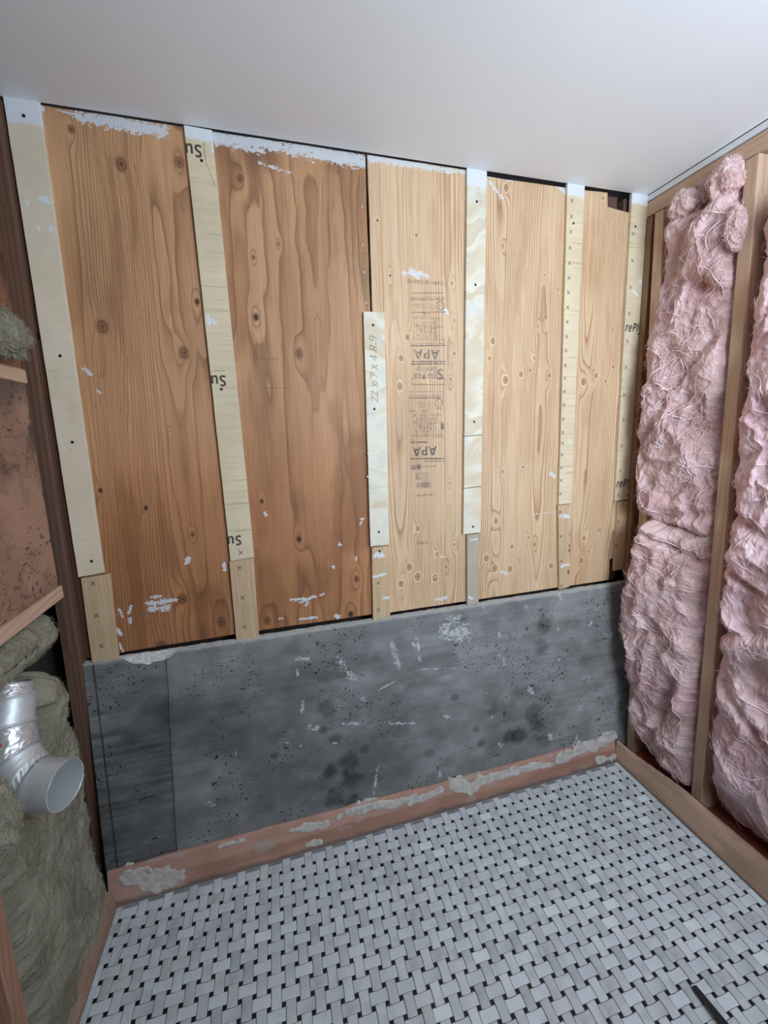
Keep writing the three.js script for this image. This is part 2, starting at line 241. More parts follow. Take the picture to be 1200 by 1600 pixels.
// ------------------------------------------------------------------ floor: mortar bed, marble basket-weave tiles, black dots
{
  const GT = paint(0, 0, 1, 1, 512, (X, Y, c) => { const n = fbm(X * 30, Y * 30, 5, 4); c[0] = 112 + 34 * n; c[1] = 116 + 34 * n; c[2] = 120 + 34 * n; c[3] = n; }); GT.repeat();
  const g = box(-0.2, 2.35, -0.2, -0.0022, -0.1, ZR + 0.2); planar(g, 'x', 'z', 0, 0, 1, 1);
  const floor = struct('floor', g, smooth(0xffffff, 0.9, { ...pick(GT), bumpScale: 0.001 }));
  const MT = paint(0, 0, 0.5, 0.5, 1024, (X, Y, c) => {
    const wx = X + 0.05 * (fbm(X * 9, Y * 9, 1) - 0.5), wy = Y + 0.05 * (fbm(X * 9, Y * 9, 2) - 0.5), vein = Math.pow(ridge(wx * 9, wy * 5, 3, 4), 5), cl = fbm(X * 14, Y * 14, 4, 4), f = vn(X * 900, Y * 900, 6);
    const v = 216 + 22 * (cl - 0.5) - 38 * vein + 5 * (f - 0.5); c[0] = v * 0.985; c[1] = v; c[2] = v * 1.012; c[3] = f;
  }, false); MT.repeat();
  const P = 0.0361, LX = 0.3193, LZ = 0.143, L = 0.0446, W = 0.0252, BOW = 0.0007, D = 0.0097;
  const marble = smooth(0xffffff, 0.42, { map: MT.map, vertexColors: true }), black = smooth(col(15, 16, 20), 0.4);
  const R = rng(5), X0 = 0.119, X1 = 2.0055, Z0 = 0.07, Z1 = 1.75;
  const clip = (poly, ax, lim, sgn) => { const o = []; poly.forEach((a, i) => { const b = poly[(i + 1) % poly.length], da = (a[ax] - lim) * sgn, db = (b[ax] - lim) * sgn; if (da >= 0) o.push(a); if (da * db < 0) { const t = da / (da - db); o.push([mix(a[0], b[0], t), mix(a[1], b[1], t)]); } }); return o; };
  function slab(poly, c, tone, uo, y = 0) {                               // chamfered little prism; poly in x, z around c
    const n = poly.length, pos = [], uv = [], cl = [], idx = [], add = (x, yy, z) => { pos.push(x, yy, z); uv.push((x + uo[0]) / 0.5, (z + uo[1]) / 0.5); cl.push(...tone); return pos.length / 3 - 1; };
    const mx = poly.reduce((s, p) => s + p[0], 0) / n, mz = poly.reduce((s, p) => s + p[1], 0) / n, ins = (p, d) => { const dx = p[0] - mx, dz = p[1] - mz, l = Math.hypot(dx, dz) || 1; return [p[0] - dx / l * d, p[1] - dz / l * d]; };
    const top = poly.map((p) => { const q = ins(p, 0.0009); return add(q[0] - c[0], y, q[1] - c[1]); });
    for (let i = 1; i < n - 1; i++) idx.push(top[0], top[i + 1], top[i]);
    const ring = (d, yy) => poly.map((p) => { const q = ins(p, d); return add(q[0] - c[0], yy, q[1] - c[1]); });
    const a1 = ring(0.0009, y), a2 = ring(0, y - 0.0006), b1 = ring(0, y - 0.0006), b2 = ring(0, y - 0.004);
    for (let i = 0; i < n; i++) { const k = (i + 1) % n; for (const [u, v] of [[a1, a2], [b1, b2]]) idx.push(u[i], u[k], v[k], u[i], v[k], v[i]); }
    const q = new THREE.BufferGeometry(); q.setAttribute('position', new THREE.Float32BufferAttribute(pos, 3)); q.setAttribute('uv', new THREE.Float32BufferAttribute(uv, 2)); q.setAttribute('color', new THREE.Float32BufferAttribute(cl, 3)); q.setIndex(idx); q.computeVertexNormals(); return q;
  }
  const hor = (h) => { const a = h ? L / 2 : W / 2, b = h ? W / 2 : L / 2, bx = h ? BOW : -BOW, bz = h ? -BOW : BOW; return [[-a, -b], [0, -b - bz], [a, -b], [a + bx, 0], [a, b], [0, b + bz], [-a, b], [-a - bx, 0]]; };
  const toneOf = () => { const k = R(), v = k < 0.12 ? mix(0.88, 0.93, R()) : k > 0.95 ? mix(1.03, 1.07, R()) : mix(0.95, 1.01, R()); const s = v * v; return [s * mix(0.97, 1.01, R()), s, s * mix(0.98, 1.03, R())]; };
  const bank = [true, false].map((h) => Array.from({ length: 14 }, () => slab(hor(h), [0, 0], toneOf(), [R() * 0.5, R() * 0.5])));
  const dotGeo = slab([[-D / 2, -D / 2], [D / 2, -D / 2], [D / 2, D / 2], [-D / 2, D / 2]], [0, 0], [1, 1, 1], [0, 0], -0.0002);
  const tiles = [], dots = [];
  for (let i = -7; i < 48; i++) for (let j = -1; j < 46; j++) {
    const c = [LX + (i + 0.5) * P, LZ + (j + 0.5) * P], h = ((i + j) & 1) === 0; if (c[1] > Z1 || c[0] < X0 - L / 2 || c[0] > X1 + L / 2) continue;
    const [px, py, d] = project(new THREE.Vector3(c[0], 0, c[1])), seen = d > 0.1 && px > 4 && px < 1196 && py > 0 && py < 1592;
    tiles.push({ c, h, size: seen ? 1 / d : 0, y: 0.0007 * (R() - 0.6), v: Math.floor(R() * 14), r: R() });
    const q = [LX + i * P, LZ + j * P]; if (j > -1 && q[0] > X0 + 0.004 && q[0] < X1 - 0.004) { const [ux, uy, e] = project(new THREE.Vector3(q[0], 0, q[1])); dots.push({ c: q, size: e > 0.1 && ux > 2 && ux < 1198 && uy < 1596 ? 1 / e : 0, y: 0.0004 * (R() - 0.5), r: R() }); }
  }
  tiles.sort((a, b) => b.size - a.size); dots.sort((a, b) => b.size - a.size);
  const rest = [], restDots = [];
  tiles.forEach((t, k) => {
    let g = null, poly = hor(t.h).map((p) => [p[0] + t.c[0], p[1] + t.c[1]]);
    const cut = poly.some((p) => p[0] < X0 || p[0] > X1);
    if (cut) { poly = clip(clip(poly, 0, X0, 1), 0, X1, -1); if (poly.length < 3 || Math.max(...poly.map((p) => p[0])) - Math.min(...poly.map((p) => p[0])) < 0.003) return; g = slab(poly, t.c, toneOf(), [R() * 0.5, R() * 0.5]); }
    else g = bank[t.h ? 0 : 1][t.v];
    const rot = (t.r - 0.5) * 0.02;
    if (k < 300) { const m = mesh('tile', g, marble, floor); m.position.set(t.c[0], t.y, t.c[1]); m.rotation.y = cut ? 0 : rot; }
    else rest.push(g.clone().rotateY(cut ? 0 : rot).translate(t.c[0], t.y, t.c[1]));
  });
  dots.forEach((t, k) => { if (k < 300) { const m = mesh('black_dot', dotGeo, black, floor); m.position.set(t.c[0], t.y, t.c[1]); m.rotation.y = (t.r - 0.5) * 0.2; } else restDots.push(dotGeo.clone().rotateY((t.r - 0.5) * 0.2).translate(t.c[0], t.y, t.c[1])); });
  stuff(mesh('far_tiles', mergeGeometries(rest), marble, floor)); stuff(mesh('far_black_dots', mergeGeometries(restDots), black, floor));
}

// ------------------------------------------------------------------ plywood sheathing on the upper back wall
const ZP = -0.012;                                                       // face of the sheathing; the strips stand 12 mm proud of it
const pp = (px, py) => bp(px, py, ZP);
const whitePaint = [206, 210, 216];
const disc = (r, d = 0.0016) => new THREE.LatheGeometry([[0, d], [r * 0.55, d], [r * 0.9, d * 0.7], [r, 0], [r, -0.003]].map((p) => new THREE.Vector2(...p)), 10).rotateX(Math.PI / 2);
const screwHead = disc(0.0042), nailHead = disc(0.0032, 0.0012);
function fasten(parent, pts, zf, geo = screwHead, mat = M.screw, name = 'screw') { for (const [px, py] of pts) { const q = bp(px, py, zf), m = mesh(name, geo, mat, parent); m.position.set(q[0] - parent.position.x, q[1] - parent.position.y, 0); } }
// rotary-cut veneer: growth rings cut along the log, bending round knots
function veneer(o) {
  const K = o.knots.map(([px, py, r, dark], n) => [...pp(px, py), r * (o.kscale ?? 0.8), dark ?? 0.6, hash(n, 3, o.seed) > 0.5 ? 1 : -1]);
  return (X, Y, c) => {
    const wx = X + 0.010 * (vn(X * 9, Y * 5, o.seed + 1) - 0.5) + 0.006 * (vn(X * 34, Y * 15, o.seed + 2) - 0.5) + 0.0022 * (vn(X * 70, Y * 42, o.seed + 6) - 0.5);
    let h = o.amp * vn(wx * o.fx, Y * o.fy, o.seed + 3) + o.amp2 * vn(wx * o.fx * 2.6, Y * o.fy * 2.4, o.seed + 4) + 0.35 * vn(wx * 50, Y * 9, o.seed + 5) + o.lin(X, Y);
    let knot = 0, ring = 0, dk = 0, rrim = 0, eye = 0;
    for (const [kx, ky, r, d, s] of K) {
      const dx = X - kx, dy = Y - ky; if (Math.abs(dx) > r * 7 || Math.abs(dy) > r * 16) continue;
      const e = (dx / (r * 2.1)) ** 2 + (dy / (r * 5.5)) ** 2; h += s * o.pull * Math.exp(-e);
      const rr = Math.hypot(dx, dy * 0.78) / r + 0.18 * (vn(X * 300, Y * 300, 7) - 0.5);
      if (rr < 1.8 && (!eye || rr < eye)) eye = rr + 1e-6;
      if (rr < 1.9) { knot = Math.max(knot, sst(1.0, 0.7, rr)); ring = Math.max(ring, sst(1.35, 1.05, rr) * sst(0.75, 1.0, rr)); if (rr < 1.2) dk = Math.max(dk, d); rrim = Math.max(rrim, sst(1.12, 0.98, rr) * sst(0.72, 0.92, rr)); }
    }
    const f = h - Math.floor(h), late = Math.pow(f, o.sharp) * (1 - sst(0.94, 1, f)), g = vn(X * 620, Y * 16, o.seed + 8), g2 = vn(X * 210, Y * 7, o.seed + 9), patch = fbm(X * 5, Y * 2.2, o.seed + 10, 4), id = hash(Math.floor(h), 7, o.seed + 11);
    c[0] = o.A[0]; c[1] = o.A[1]; c[2] = o.A[2];
    mix3(c, o.D, clamp(o.flat * (id - 0.35) + 0.18 * f)); mix3(c, o.D, 0.62 * sst(0.5, 0.68, fbm(wx * 7 + 0.25 * h, Y * 3.4, o.seed + 16, 4)));
    mix3(c, o.B, clamp(o.line * late * (0.35 + 0.9 * sst(0.3, 0.62, fbm(X * 9, Y * 2.4, o.seed + 14, 3)))));
    const t = 13 * (g - 0.5) + 11 * (g2 - 0.5) + o.patch * (patch - 0.5); c[0] += t; c[1] += t * 0.92; c[2] += t * 0.8;
    c[3] = 0.5 + 0.16 * (g - 0.5) + o.relief * (late - 0.3);
    if (o.eye && eye) { mix3(c, o.ringC, 0.75 * sst(1.75, 1.35, eye) * sst(0.95, 1.15, eye)); mix3(c, o.rimC, 0.62 * sst(1.2, 1.02, eye) * sst(0.72, 0.92, eye)); mix3(c, o.knotC, 0.8 * sst(0.9, 0.7, eye)); mix3(c, o.rimC, 0.7 * sst(0.42, 0.2, eye + 0.25 * (vn(X * 500, Y * 300, 9) - 0.5))); if (dk > 0.75) mix3(c, [44, 27, 22], 0.8 * sst(0.95, 0.6, eye)); c[3] += 0.1; return; }
    mix3(c, o.ringC, ring * 0.75); mix3(c, o.knotC, knot * (0.45 + 0.5 * dk)); if (rrim > 0) mix3(c, o.rimC, rrim * 0.6); 
    if (knot > 0.5 && dk > 0.8) mix3(c, [34, 22, 20], 0.8 * knot);
      };
}
const seg = (list, unit = 0.0017) => list.map(([x0, y0, x1, y1, w, d, a]) => ({ p: [pp(x0, y0), pp(x1, y1)], w: w * unit, d: d ?? 1, a }));
{ // ---- reddish sheet
  const pts = [pp(-12, 170), pp(287, 206), pp(571, 249), pp(579, 968), pp(400, 1000), pp(128, 1043)];
  const xs = [0.118, 1.0125], y0 = 0.777, y1 = 2.2535;
  const base = veneer({ seed: 101, fx: 4.6, fy: 0.62, amp: 8, amp2: 2.8, pull: 1.5, sharp: 4, flat: 0.26, line: 0.62, patch: 42, eye: true, rimC: [74, 46, 32], relief: -0.35,
    A: [192, 146, 106], D: [158, 111, 74], B: [124, 83, 54], ringC: [160, 114, 78], knotC: [126, 84, 57],
    lin: (X, Y) => 22 * sst(0.0, 1.0, (X - 0.17 - 0.05 * (Y - 1.5)) / 0.22) + 1.6 * vn(X * 26, Y * 2.2, 109) * sst(0.12, 0.2, X) * sst(0.5, 0.4, X) + 3 * X,
    knots: [[190, 257, .014, .5], [280, 254, .012, .6], [160, 510, .015, .55], [288, 551, .014, .5], [308, 471, .007, .9], [157, 765, .006, .9], [228, 792, .006, .8], [301, 834, .006, .6], [285, 934, .013, .5], [346, 970, .014, .4], [253, 1008, .015, .5], [375, 279, .010, .6], [400, 495, .009, .8], [467, 552, .012, .6], [467, 841, .009, .8], [417, 968, .012, .4], [548, 958, .0105, 1], [557, 903, .009, .4], [409, 782, .006, .8], [112, 202, .008, .5], [396, 402, .005, .4], [435, 381, .004, .4]] });
  const white = smears([...seg([[125, 184, 170, 190, 11], [160, 189, 215, 197, 12], [205, 197, 255, 205, 10], [180, 195, 245, 205, 8, .9], [245, 205, 248, 214, 3], [62, 165, 66, 172, 4], [90, 172, 120, 180, 4, .6],
    [336, 214, 400, 224, 13], [395, 222, 470, 235, 12], [460, 232, 540, 247, 13, 1.1], [530, 245, 571, 253, 11, 1.1], [340, 222, 410, 236, 8, .75], [405, 255, 455, 270, 8, .55], [500, 240, 560, 255, 7],
    [133, 575, 140, 583, 3.4, 1.2], [152, 608, 157, 613, 3, .9], [295, 872, 292, 878, 4, 1.2], [236, 932, 252, 930, 4, .9], [232, 941, 275, 936, 6, .95], [236, 950, 262, 948, 7, .95], [205, 945, 202, 955, 3.5, 1.1], [203, 965, 204, 970, 3, 1.1], [186, 950, 192, 962, 3, .8], [183, 980, 189, 990, 4, .9], [188, 1005, 193, 1020, 4, .8], [350, 880, 351, 888, 3, 1.1],
    [455, 935, 475, 934, 4, 1], [468, 940, 492, 930, 4, .9], [480, 940, 478, 944, 3, 1], [500, 928, 506, 926, 2.5], [467, 966, 495, 963, 2.5, 1.1], [436, 965, 442, 964, 3, 1], [525, 960, 529, 963, 4, 1.1], [508, 972, 515, 969, 2.5], [530, 848, 532, 850, 3, 1.2], [566, 810, 563, 818, 5, .85], [414, 800, 416, 804, 2.5, 1.1], [520, 883, 521, 886, 2.5, 1.1], [557, 868, 556, 874, 2, 1]]) ], 301);
  const pen = ink(xs[0], y0, xs[1], y1, 1000, ({ line }) => {
    line([pp(397, 559), pp(435, 560)], 0.0011, 0.7); line([pp(397, 550), pp(397, 568)], 0.001, 0.6); line([pp(413, 549), pp(414, 560)], 0.001, 0.5); line([pp(405, 606), pp(450, 605)], 0.001, 0.6); line([pp(492, 502), pp(496, 490), pp(502, 503)], 0.0012, 0.6); line([pp(455, 447), pp(480, 448)], 0.0008, 0.4);
    line([pp(367, 466), pp(405, 468)], 0.0008, 0.35); line([pp(505, 280), pp(504, 338)], 0.0016, 0.5); line([pp(210, 255), pp(217, 290)], 0.0016, 0.55); line([pp(180, 330), pp(184, 365)], 0.0012, 0.45); line([pp(236, 305), pp(240, 345)], 0.001, 0.4);
    for (const q of [[143, 583], [140, 587], [160, 583], [162, 588], [190, 640], [149, 632], [265, 665], [127, 614], [286, 328], [157, 586], [567, 395], [566, 380], [569, 425]]) line([pp(...q), pp(q[0] + 0.5, q[1] + 1)], 0.0026, 0.8);
  });
  const T = paint(xs[0], y0, xs[1], y1, 1000, (X, Y, c) => {
    base(X, Y, c); { const lowTone = sst(1.75, 1.1, Y + 0.35 * (fbm(X * 3, Y * 2, 325, 3) - 0.5)); mix3(c, [c[0] * 0.9, c[1] * 0.82, c[2] * 0.74], lowTone); }  // redder and darker towards the bottom, with an uneven edge
    const stain = sst(0.93, 1.0, X) * sst(0.35, 0.65, fbm(X * 30, Y * 7, 321, 3)) * sst(1.75, 1.95, Y); mix3(c, [104, 88, 62], 0.45 * stain);
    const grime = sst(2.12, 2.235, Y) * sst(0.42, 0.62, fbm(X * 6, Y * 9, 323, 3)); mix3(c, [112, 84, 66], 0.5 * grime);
    mix3(c, [60, 38, 26], pen(X, Y) * 0.85); const w = white(X, Y); mix3(c, whitePaint, 0.93 * w); c[3] += 0.25 * w;
  });
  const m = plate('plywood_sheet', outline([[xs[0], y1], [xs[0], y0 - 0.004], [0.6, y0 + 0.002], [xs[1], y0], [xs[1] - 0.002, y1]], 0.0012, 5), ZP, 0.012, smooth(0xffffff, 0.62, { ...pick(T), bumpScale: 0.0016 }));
  tag(m, 'reddish-brown knotty plywood sheet on the left half of the wall above the concrete', 'plywood sheet', 'plywood sheets above the concrete');
  fasten(m, [[566, 323], [567, 382], [569, 425], [572, 473]], ZP, nailHead, M.nail, 'nail');
}
{ // ---- pale sheet with the printed stamps and the notch
  const x0 = 1.0175, x1 = 2.035, y0 = 0.774, y1 = 2.253;
  const base = veneer({ seed: 131, fx: 5.2, fy: 0.6, amp: 8.5, amp2: 2.4, pull: 1.9, sharp: 4.5, flat: 0.12, line: 0.9, patch: 20, kscale: 0.8, eye: true, rimC: [112, 76, 50], relief: -0.3,
    A: [216, 184, 148], D: [202, 163, 124], B: [158, 114, 80], ringC: [232, 204, 168], knotC: [184, 142, 104],
    lin: (X) => 9 * Math.sin((X - 1.0) * 16.8),
    knots: [[637, 527, .009], [627, 560, .009], [625, 604, .011], [662, 590, .008, .7], [704, 593, .006], [710, 553, .006], [710, 501, .005], [770, 533, .010], [790, 594, .012], [814, 585, .009], [858, 587, .009], [829, 579, .006], [835, 560, .006], [765, 560, .007], [912, 596, .013, .65], [931, 587, .010], [946, 596, .007], [958, 573, .007], [957, 515, .005], [912, 841, .009], [908, 876, .011], [935, 828, .005], [920, 861, .006],
      [653, 826, .009], [640, 886, .012], [653, 901, .013], [680, 903, .012], [627, 912, .011], [683, 866, .007], [710, 851, .006], [697, 886, .007], [775, 814, .009], [760, 872, .012], [773, 888, .012], [797, 889, .011], [800, 854, .008], [835, 851, .007], [861, 884, .011], [826, 840, .006], [812, 875, .005], [817, 730, .004, .8], [785, 737, .006], [786, 385, .005, .7], [851, 510, .004, .7], [840, 510, .005], [872, 453, .005, .7], [851, 430, .004], [706, 443, .005], [651, 368, .006], [590, 345, .004, .8], [610, 431, .004, .8], [703, 755, .005], [703, 800, .004], [791, 294, .010], [942, 310, .006]] });
  const white = smears(seg([[578, 247, 640, 257, 9, .95], [630, 256, 700, 266, 9, .9], [690, 264, 728, 270, 7, .75], [642, 424, 668, 432, 5, 1.15], [640, 426, 655, 434, 4, 1], [631, 427, 633, 428, 3.5, 1.2], [763, 272, 800, 280, 10, .7], [765, 285, 785, 310, 9, .55], [870, 290, 885, 302, 5, .9], [696, 484, 700, 490, 4, 1], [861, 741, 866, 745, 5, 1.1], [680, 937, 697, 934, 5, .9], [611, 957, 614, 960, 3.5, 1], [782, 893, 792, 897, 6, .75], [865, 800, 836, 803, 3, .6], [694, 870, 690, 870, 3, .9], [700, 900, 650, 905, 1.5, .5], [585, 275, 587, 460, 2, .25]]), 351);
  const stamp = ink(x0, y0, x1, y1, 1400, ({ ctx, text, line }) => {
    const L = (y, a, b, wd, al) => line([pp(a, y + 0.4), pp(b, y)], wd, al), U = (s, x, y, size, o = {}) => { const q = pp(x, y); text(s, q[0], q[1], size, { turn: Math.PI, ...o }); };
    const circle = (x, y) => { const q = pp(x, y); ctx.globalAlpha = 0.75; ctx.lineWidth = 0.0022; ctx.beginPath(); ctx.arc(q[0], q[1], 0.0135, 0, 6.3); ctx.stroke(); U('P.S.', x, y, 0.011, { alpha: 0.6 }); };
    // upper impression
    U('Swanson Group', 668, 442, 0.0185, { alpha: 0.5, style: 'bold' }); L(458, 643, 692, 0.0022, 0.6); L(465, 641, 695, 0.0016, 0.5); L(468, 641, 695, 0.0026, 0.6); L(476, 643, 676, 0.0012, 0.45);
    circle(688.5, 478); U('PS 1-09 C-D', 665, 481, 0.013, { alpha: 0.5 }); L(488, 644, 696, 0.002, 0.7); U('219', 667, 490, 0.014, { alpha: 0.7 }); U('THICKNESS 0.451 IN.', 669, 497.5, 0.0115, { alpha: 0.6 }); U('EXPOSURE 1', 668, 504, 0.0115, { alpha: 0.4 }); U('SIZED FOR SPACING', 670, 509.5, 0.0115, { alpha: 0.7 });
    U('32/16', 669, 516.5, 0.025, { alpha: 0.72 }); U('15/32 CATEGORY', 671, 524.5, 0.0125, { alpha: 0.5 }); U('RATED SHEATHING', 671, 530.5, 0.0135, { alpha: 0.55 }); L(536.5, 650, 696, 0.0018, 0.6); L(540, 643, 696, 0.0034, 0.75);
    U('APA', 667, 553.5, 0.042, { alpha: 0.5, style: 'bold', sx: 1.15 }); L(565, 644, 696, 0.0034, 0.75); L(568.7, 643, 696, 0.0034, 0.75);
    U('Group', 667, 577.5, 0.026, { alpha: 0.42, style: 'bold' }); U('Swanson', 666, 587, 0.021, { alpha: 0.5, style: 'bold' }); U('S', 688, 585, 0.05, { alpha: 0.5, style: 'bold' });
    ctx.globalAlpha = 0.42; ctx.lineWidth = 0.003; { const a = pp(643, 601), b = pp(696, 591); ctx.beginPath(); ctx.roundRect(a[0], a[1], b[0] - a[0], b[1] - a[1], 0.008); ctx.stroke(); } ctx.globalAlpha = 1;
    // lower impression
    L(612, 641, 692, 0.0014, 0.5); L(618, 641, 692, 0.002, 0.6); L(621.5, 640, 692, 0.003, 0.72); circle(686, 630); U('EXTERIOR', 661, 630, 0.012, { alpha: 0.6 }); U('PS 1-09', 664, 635, 0.012, { alpha: 0.5 }); L(638.5, 682, 692, 0.0018, 0.7); L(642, 641, 650, 0.002, 0.7);
    U('219', 666, 642, 0.015, { alpha: 0.7 }); U('THICKNESS 0.451 IN.', 668, 648.5, 0.0115, { alpha: 0.72 }); U('EXPOSURE 1', 667, 654, 0.014, { alpha: 0.75 }); U('SIZED FOR SPACING', 668, 659.5, 0.0115, { alpha: 0.75 }); U('32/16', 668, 666, 0.026, { alpha: 0.78 });
    { const a = pp(694, 671), b = pp(689, 661); ctx.globalAlpha = 0.55; ctx.fillRect(b[0], a[1], a[0] - b[0], b[1] - a[1]); ctx.globalAlpha = 1; }
    U('15/32 CATEGORY', 668, 673.5, 0.0125, { alpha: 0.62 }); U('RATED SHEATHING', 668, 680.5, 0.0138, { alpha: 0.72 }); L(683.5, 676, 694, 0.0014, 0.6); L(687.5, 642, 650, 0.002, 0.6); L(691, 642, 667, 0.004, 0.8);
    U('APA', 664, 704.5, 0.043, { alpha: 0.75, style: 'bold', sx: 1.1 }); L(716.5, 642, 694, 0.0036, 0.8); L(720.5, 662, 694, 0.0026, 0.75);
    const smudge = (x, y, w, h, al) => { const a = pp(x, y + h), b = pp(x + w, y); ctx.globalAlpha = al; ctx.fillRect(a[0], a[1], b[0] - a[0], b[1] - a[1]); ctx.globalAlpha = 1; };
    smudge(643, 726, 14, 8, 0.6); smudge(657, 727, 24, 4, 0.3); smudge(650, 738, 8, 12, 0.3); smudge(651, 753, 22, 10, 0.28); smudge(660, 737, 10, 26, 0.14); smudge(651, 771, 28, 5, 0.3); smudge(652, 845, 18, 6, 0.22);
    for (const [a, b, c, d, e] of [[690, 660, 691, 676, .4], [680, 500, 681, 590, .2]]) line([pp(a, b), pp(c, d)], 0.002, e);
  });
  const T = paint(x0, y0, x1, y1, 1100, (X, Y, c) => {
    base(X, Y, c); const k = stamp(X, Y), worn = 0.35 + 0.65 * sst(0.25, 0.55, fbm(X * 200, Y * 60, 371, 2)); mix3(c, [52, 46, 54], k * worn);
    const w = white(X, Y); mix3(c, [214, 216, 218], 0.9 * w); c[3] += 0.25 * w;
  });
  const n0 = pp(950, 293), n1 = pp(957, 324);
  const m = plate('plywood_sheet', outline([[x0, y1 + 0.001], [x0, y0], [x1 - 0.02, y0 + 0.001], [x1 - 0.022, y0 + 0.09], [x1, y0 + 0.1], [x1, n1[1] - 0.012], [n0[0] + 0.003, n1[1]], [n0[0], y1 - 0.004], [1.76, y1 - 0.008], [1.5, y1 - 0.010], [1.405, y1 - 0.009], [1.39, y1]], 0.0012, 9), ZP, 0.012, smooth(0xffffff, 0.62, { ...pick(T), bumpScale: 0.0014 }));
  tag(m, 'pale plywood sheet with upside-down printed stamps and a notch cut in its top corner', 'plywood sheet', 'plywood sheets above the concrete');
  fasten(m, [[580, 302], [583, 370], [584, 432], [574, 300]].slice(0, 3), ZP, nailHead, M.nail, 'nail');
  fasten(m, [[810, 291], [855, 295], [908, 322]].slice(0, 2), ZP, nailHead, M.nail, 'nail');
}
// dark studs seen through the notch, behind the sheets
for (const [x, l] of [[1.93, 'dark rough timber behind the notch at the top of the pale sheet'], [2.03, 'dark timber behind the open lower corner of the pale sheet']]) tag(timber('wall_stud', x - 0.035, x + 0.035, YC + 0.006, H - 0.005, -0.066, -0.028, M.darkWood), l, 'stud');

// ------------------------------------------------------------------ furring strips
const VEN = {
  blank: (X, Y, c, s) => { const w = fbm(X * 9 + 3 * vn(X * 3, Y * 3, s), Y * 26 + 2.2 * vn(X * 12, Y * 6, s + 1), s + 2, 4), ln = sst(0.93, 1, 1 - Math.abs(2 * ((w * 5) % 1) - 1)), f = vn(X * 60, Y * 600, s + 4); c[0] = 216; c[1] = 201; c[2] = 177; mix3(c, [186, 164, 136], 0.5 * ln * sst(0.45, 0.7, fbm(X * 10, Y * 4, s + 5))); const t = 6 * (f - 0.5) + 22 * (fbm(X * 12, Y * 7, s + 6) - 0.5); c[0] += t; c[1] += t; c[2] += t; c[3] = 0.5 + 0.1 * f; },
  cross: (X, Y, c, s) => { const f = vn(X * 14, Y * 420, s), g = vn(X * 9, Y * 150, s + 1), k = sst(0.72, 0.95, f * 0.6 + g * 0.4), p = fbm(X * 6, Y * 5, s + 2, 3); c[0] = 213; c[1] = 196; c[2] = 165; mix3(c, [158, 138, 106], 0.55 * k + 0.10 * g); const t = 22 * (p - 0.5) + 8 * (f - 0.5); c[0] += t; c[1] += t; c[2] += t * 0.9; c[3] = 0.5 - 0.3 * k; },
  along: (X, Y, c, s) => { const f = vn(X * 420, Y * 12, s), g = vn(X * 120, Y * 4, s + 1), p = fbm(X * 8, Y * 6, s + 2, 3); c[0] = 202; c[1] = 175; c[2] = 140; mix3(c, [156, 128, 94], 0.35 * f + 0.2 * g); const t = 20 * (p - 0.5); c[0] += t; c[1] += t; c[2] += t * 0.9; c[3] = 0.5 - 0.2 * f; },
  patchy: (X, Y, c, s) => { const w = fbm(X * 4 + 6, Y * 11 + 0.5 * vn(X * 20, Y * 5, s), s + 1, 4), k = (w * 3.2) % 1, id = hash(Math.floor(w * 3.2), 3, s), f = vn(X * 50, Y * 500, s + 4), e = sst(0.9, 1, k); c[0] = 226; c[1] = 219; c[2] = 200; mix3(c, [204, 178, 142], id > 0.5 ? 0.6 * sst(1, 0.1, k) : 0.3 * sst(0.6, 1, k)); mix3(c, [186, 160, 128], 0.32 * e * sst(0.35, 0.6, fbm(X * 20, Y * 9, s + 9, 2))); mix3(c, [196, 200, 196], 0.35 * sst(0.5, 0.7, fbm(X * 30, Y * 18, s + 7))); const t = 7 * (f - 0.5); c[0] += t; c[1] += t; c[2] += t; c[3] = 0.5 + 0.1 * f; },
  grey: (X, Y, c, s) => { const f = vn(X * 300, Y * 10, s), p = fbm(X * 14, Y * 12, s + 2, 3); c[0] = 178; c[1] = 166; c[2] = 146; const t = 10 * (f - 0.5) + 26 * (p - 0.5); c[0] += t; c[1] += t; c[2] += t; c[3] = 0.5; },
};
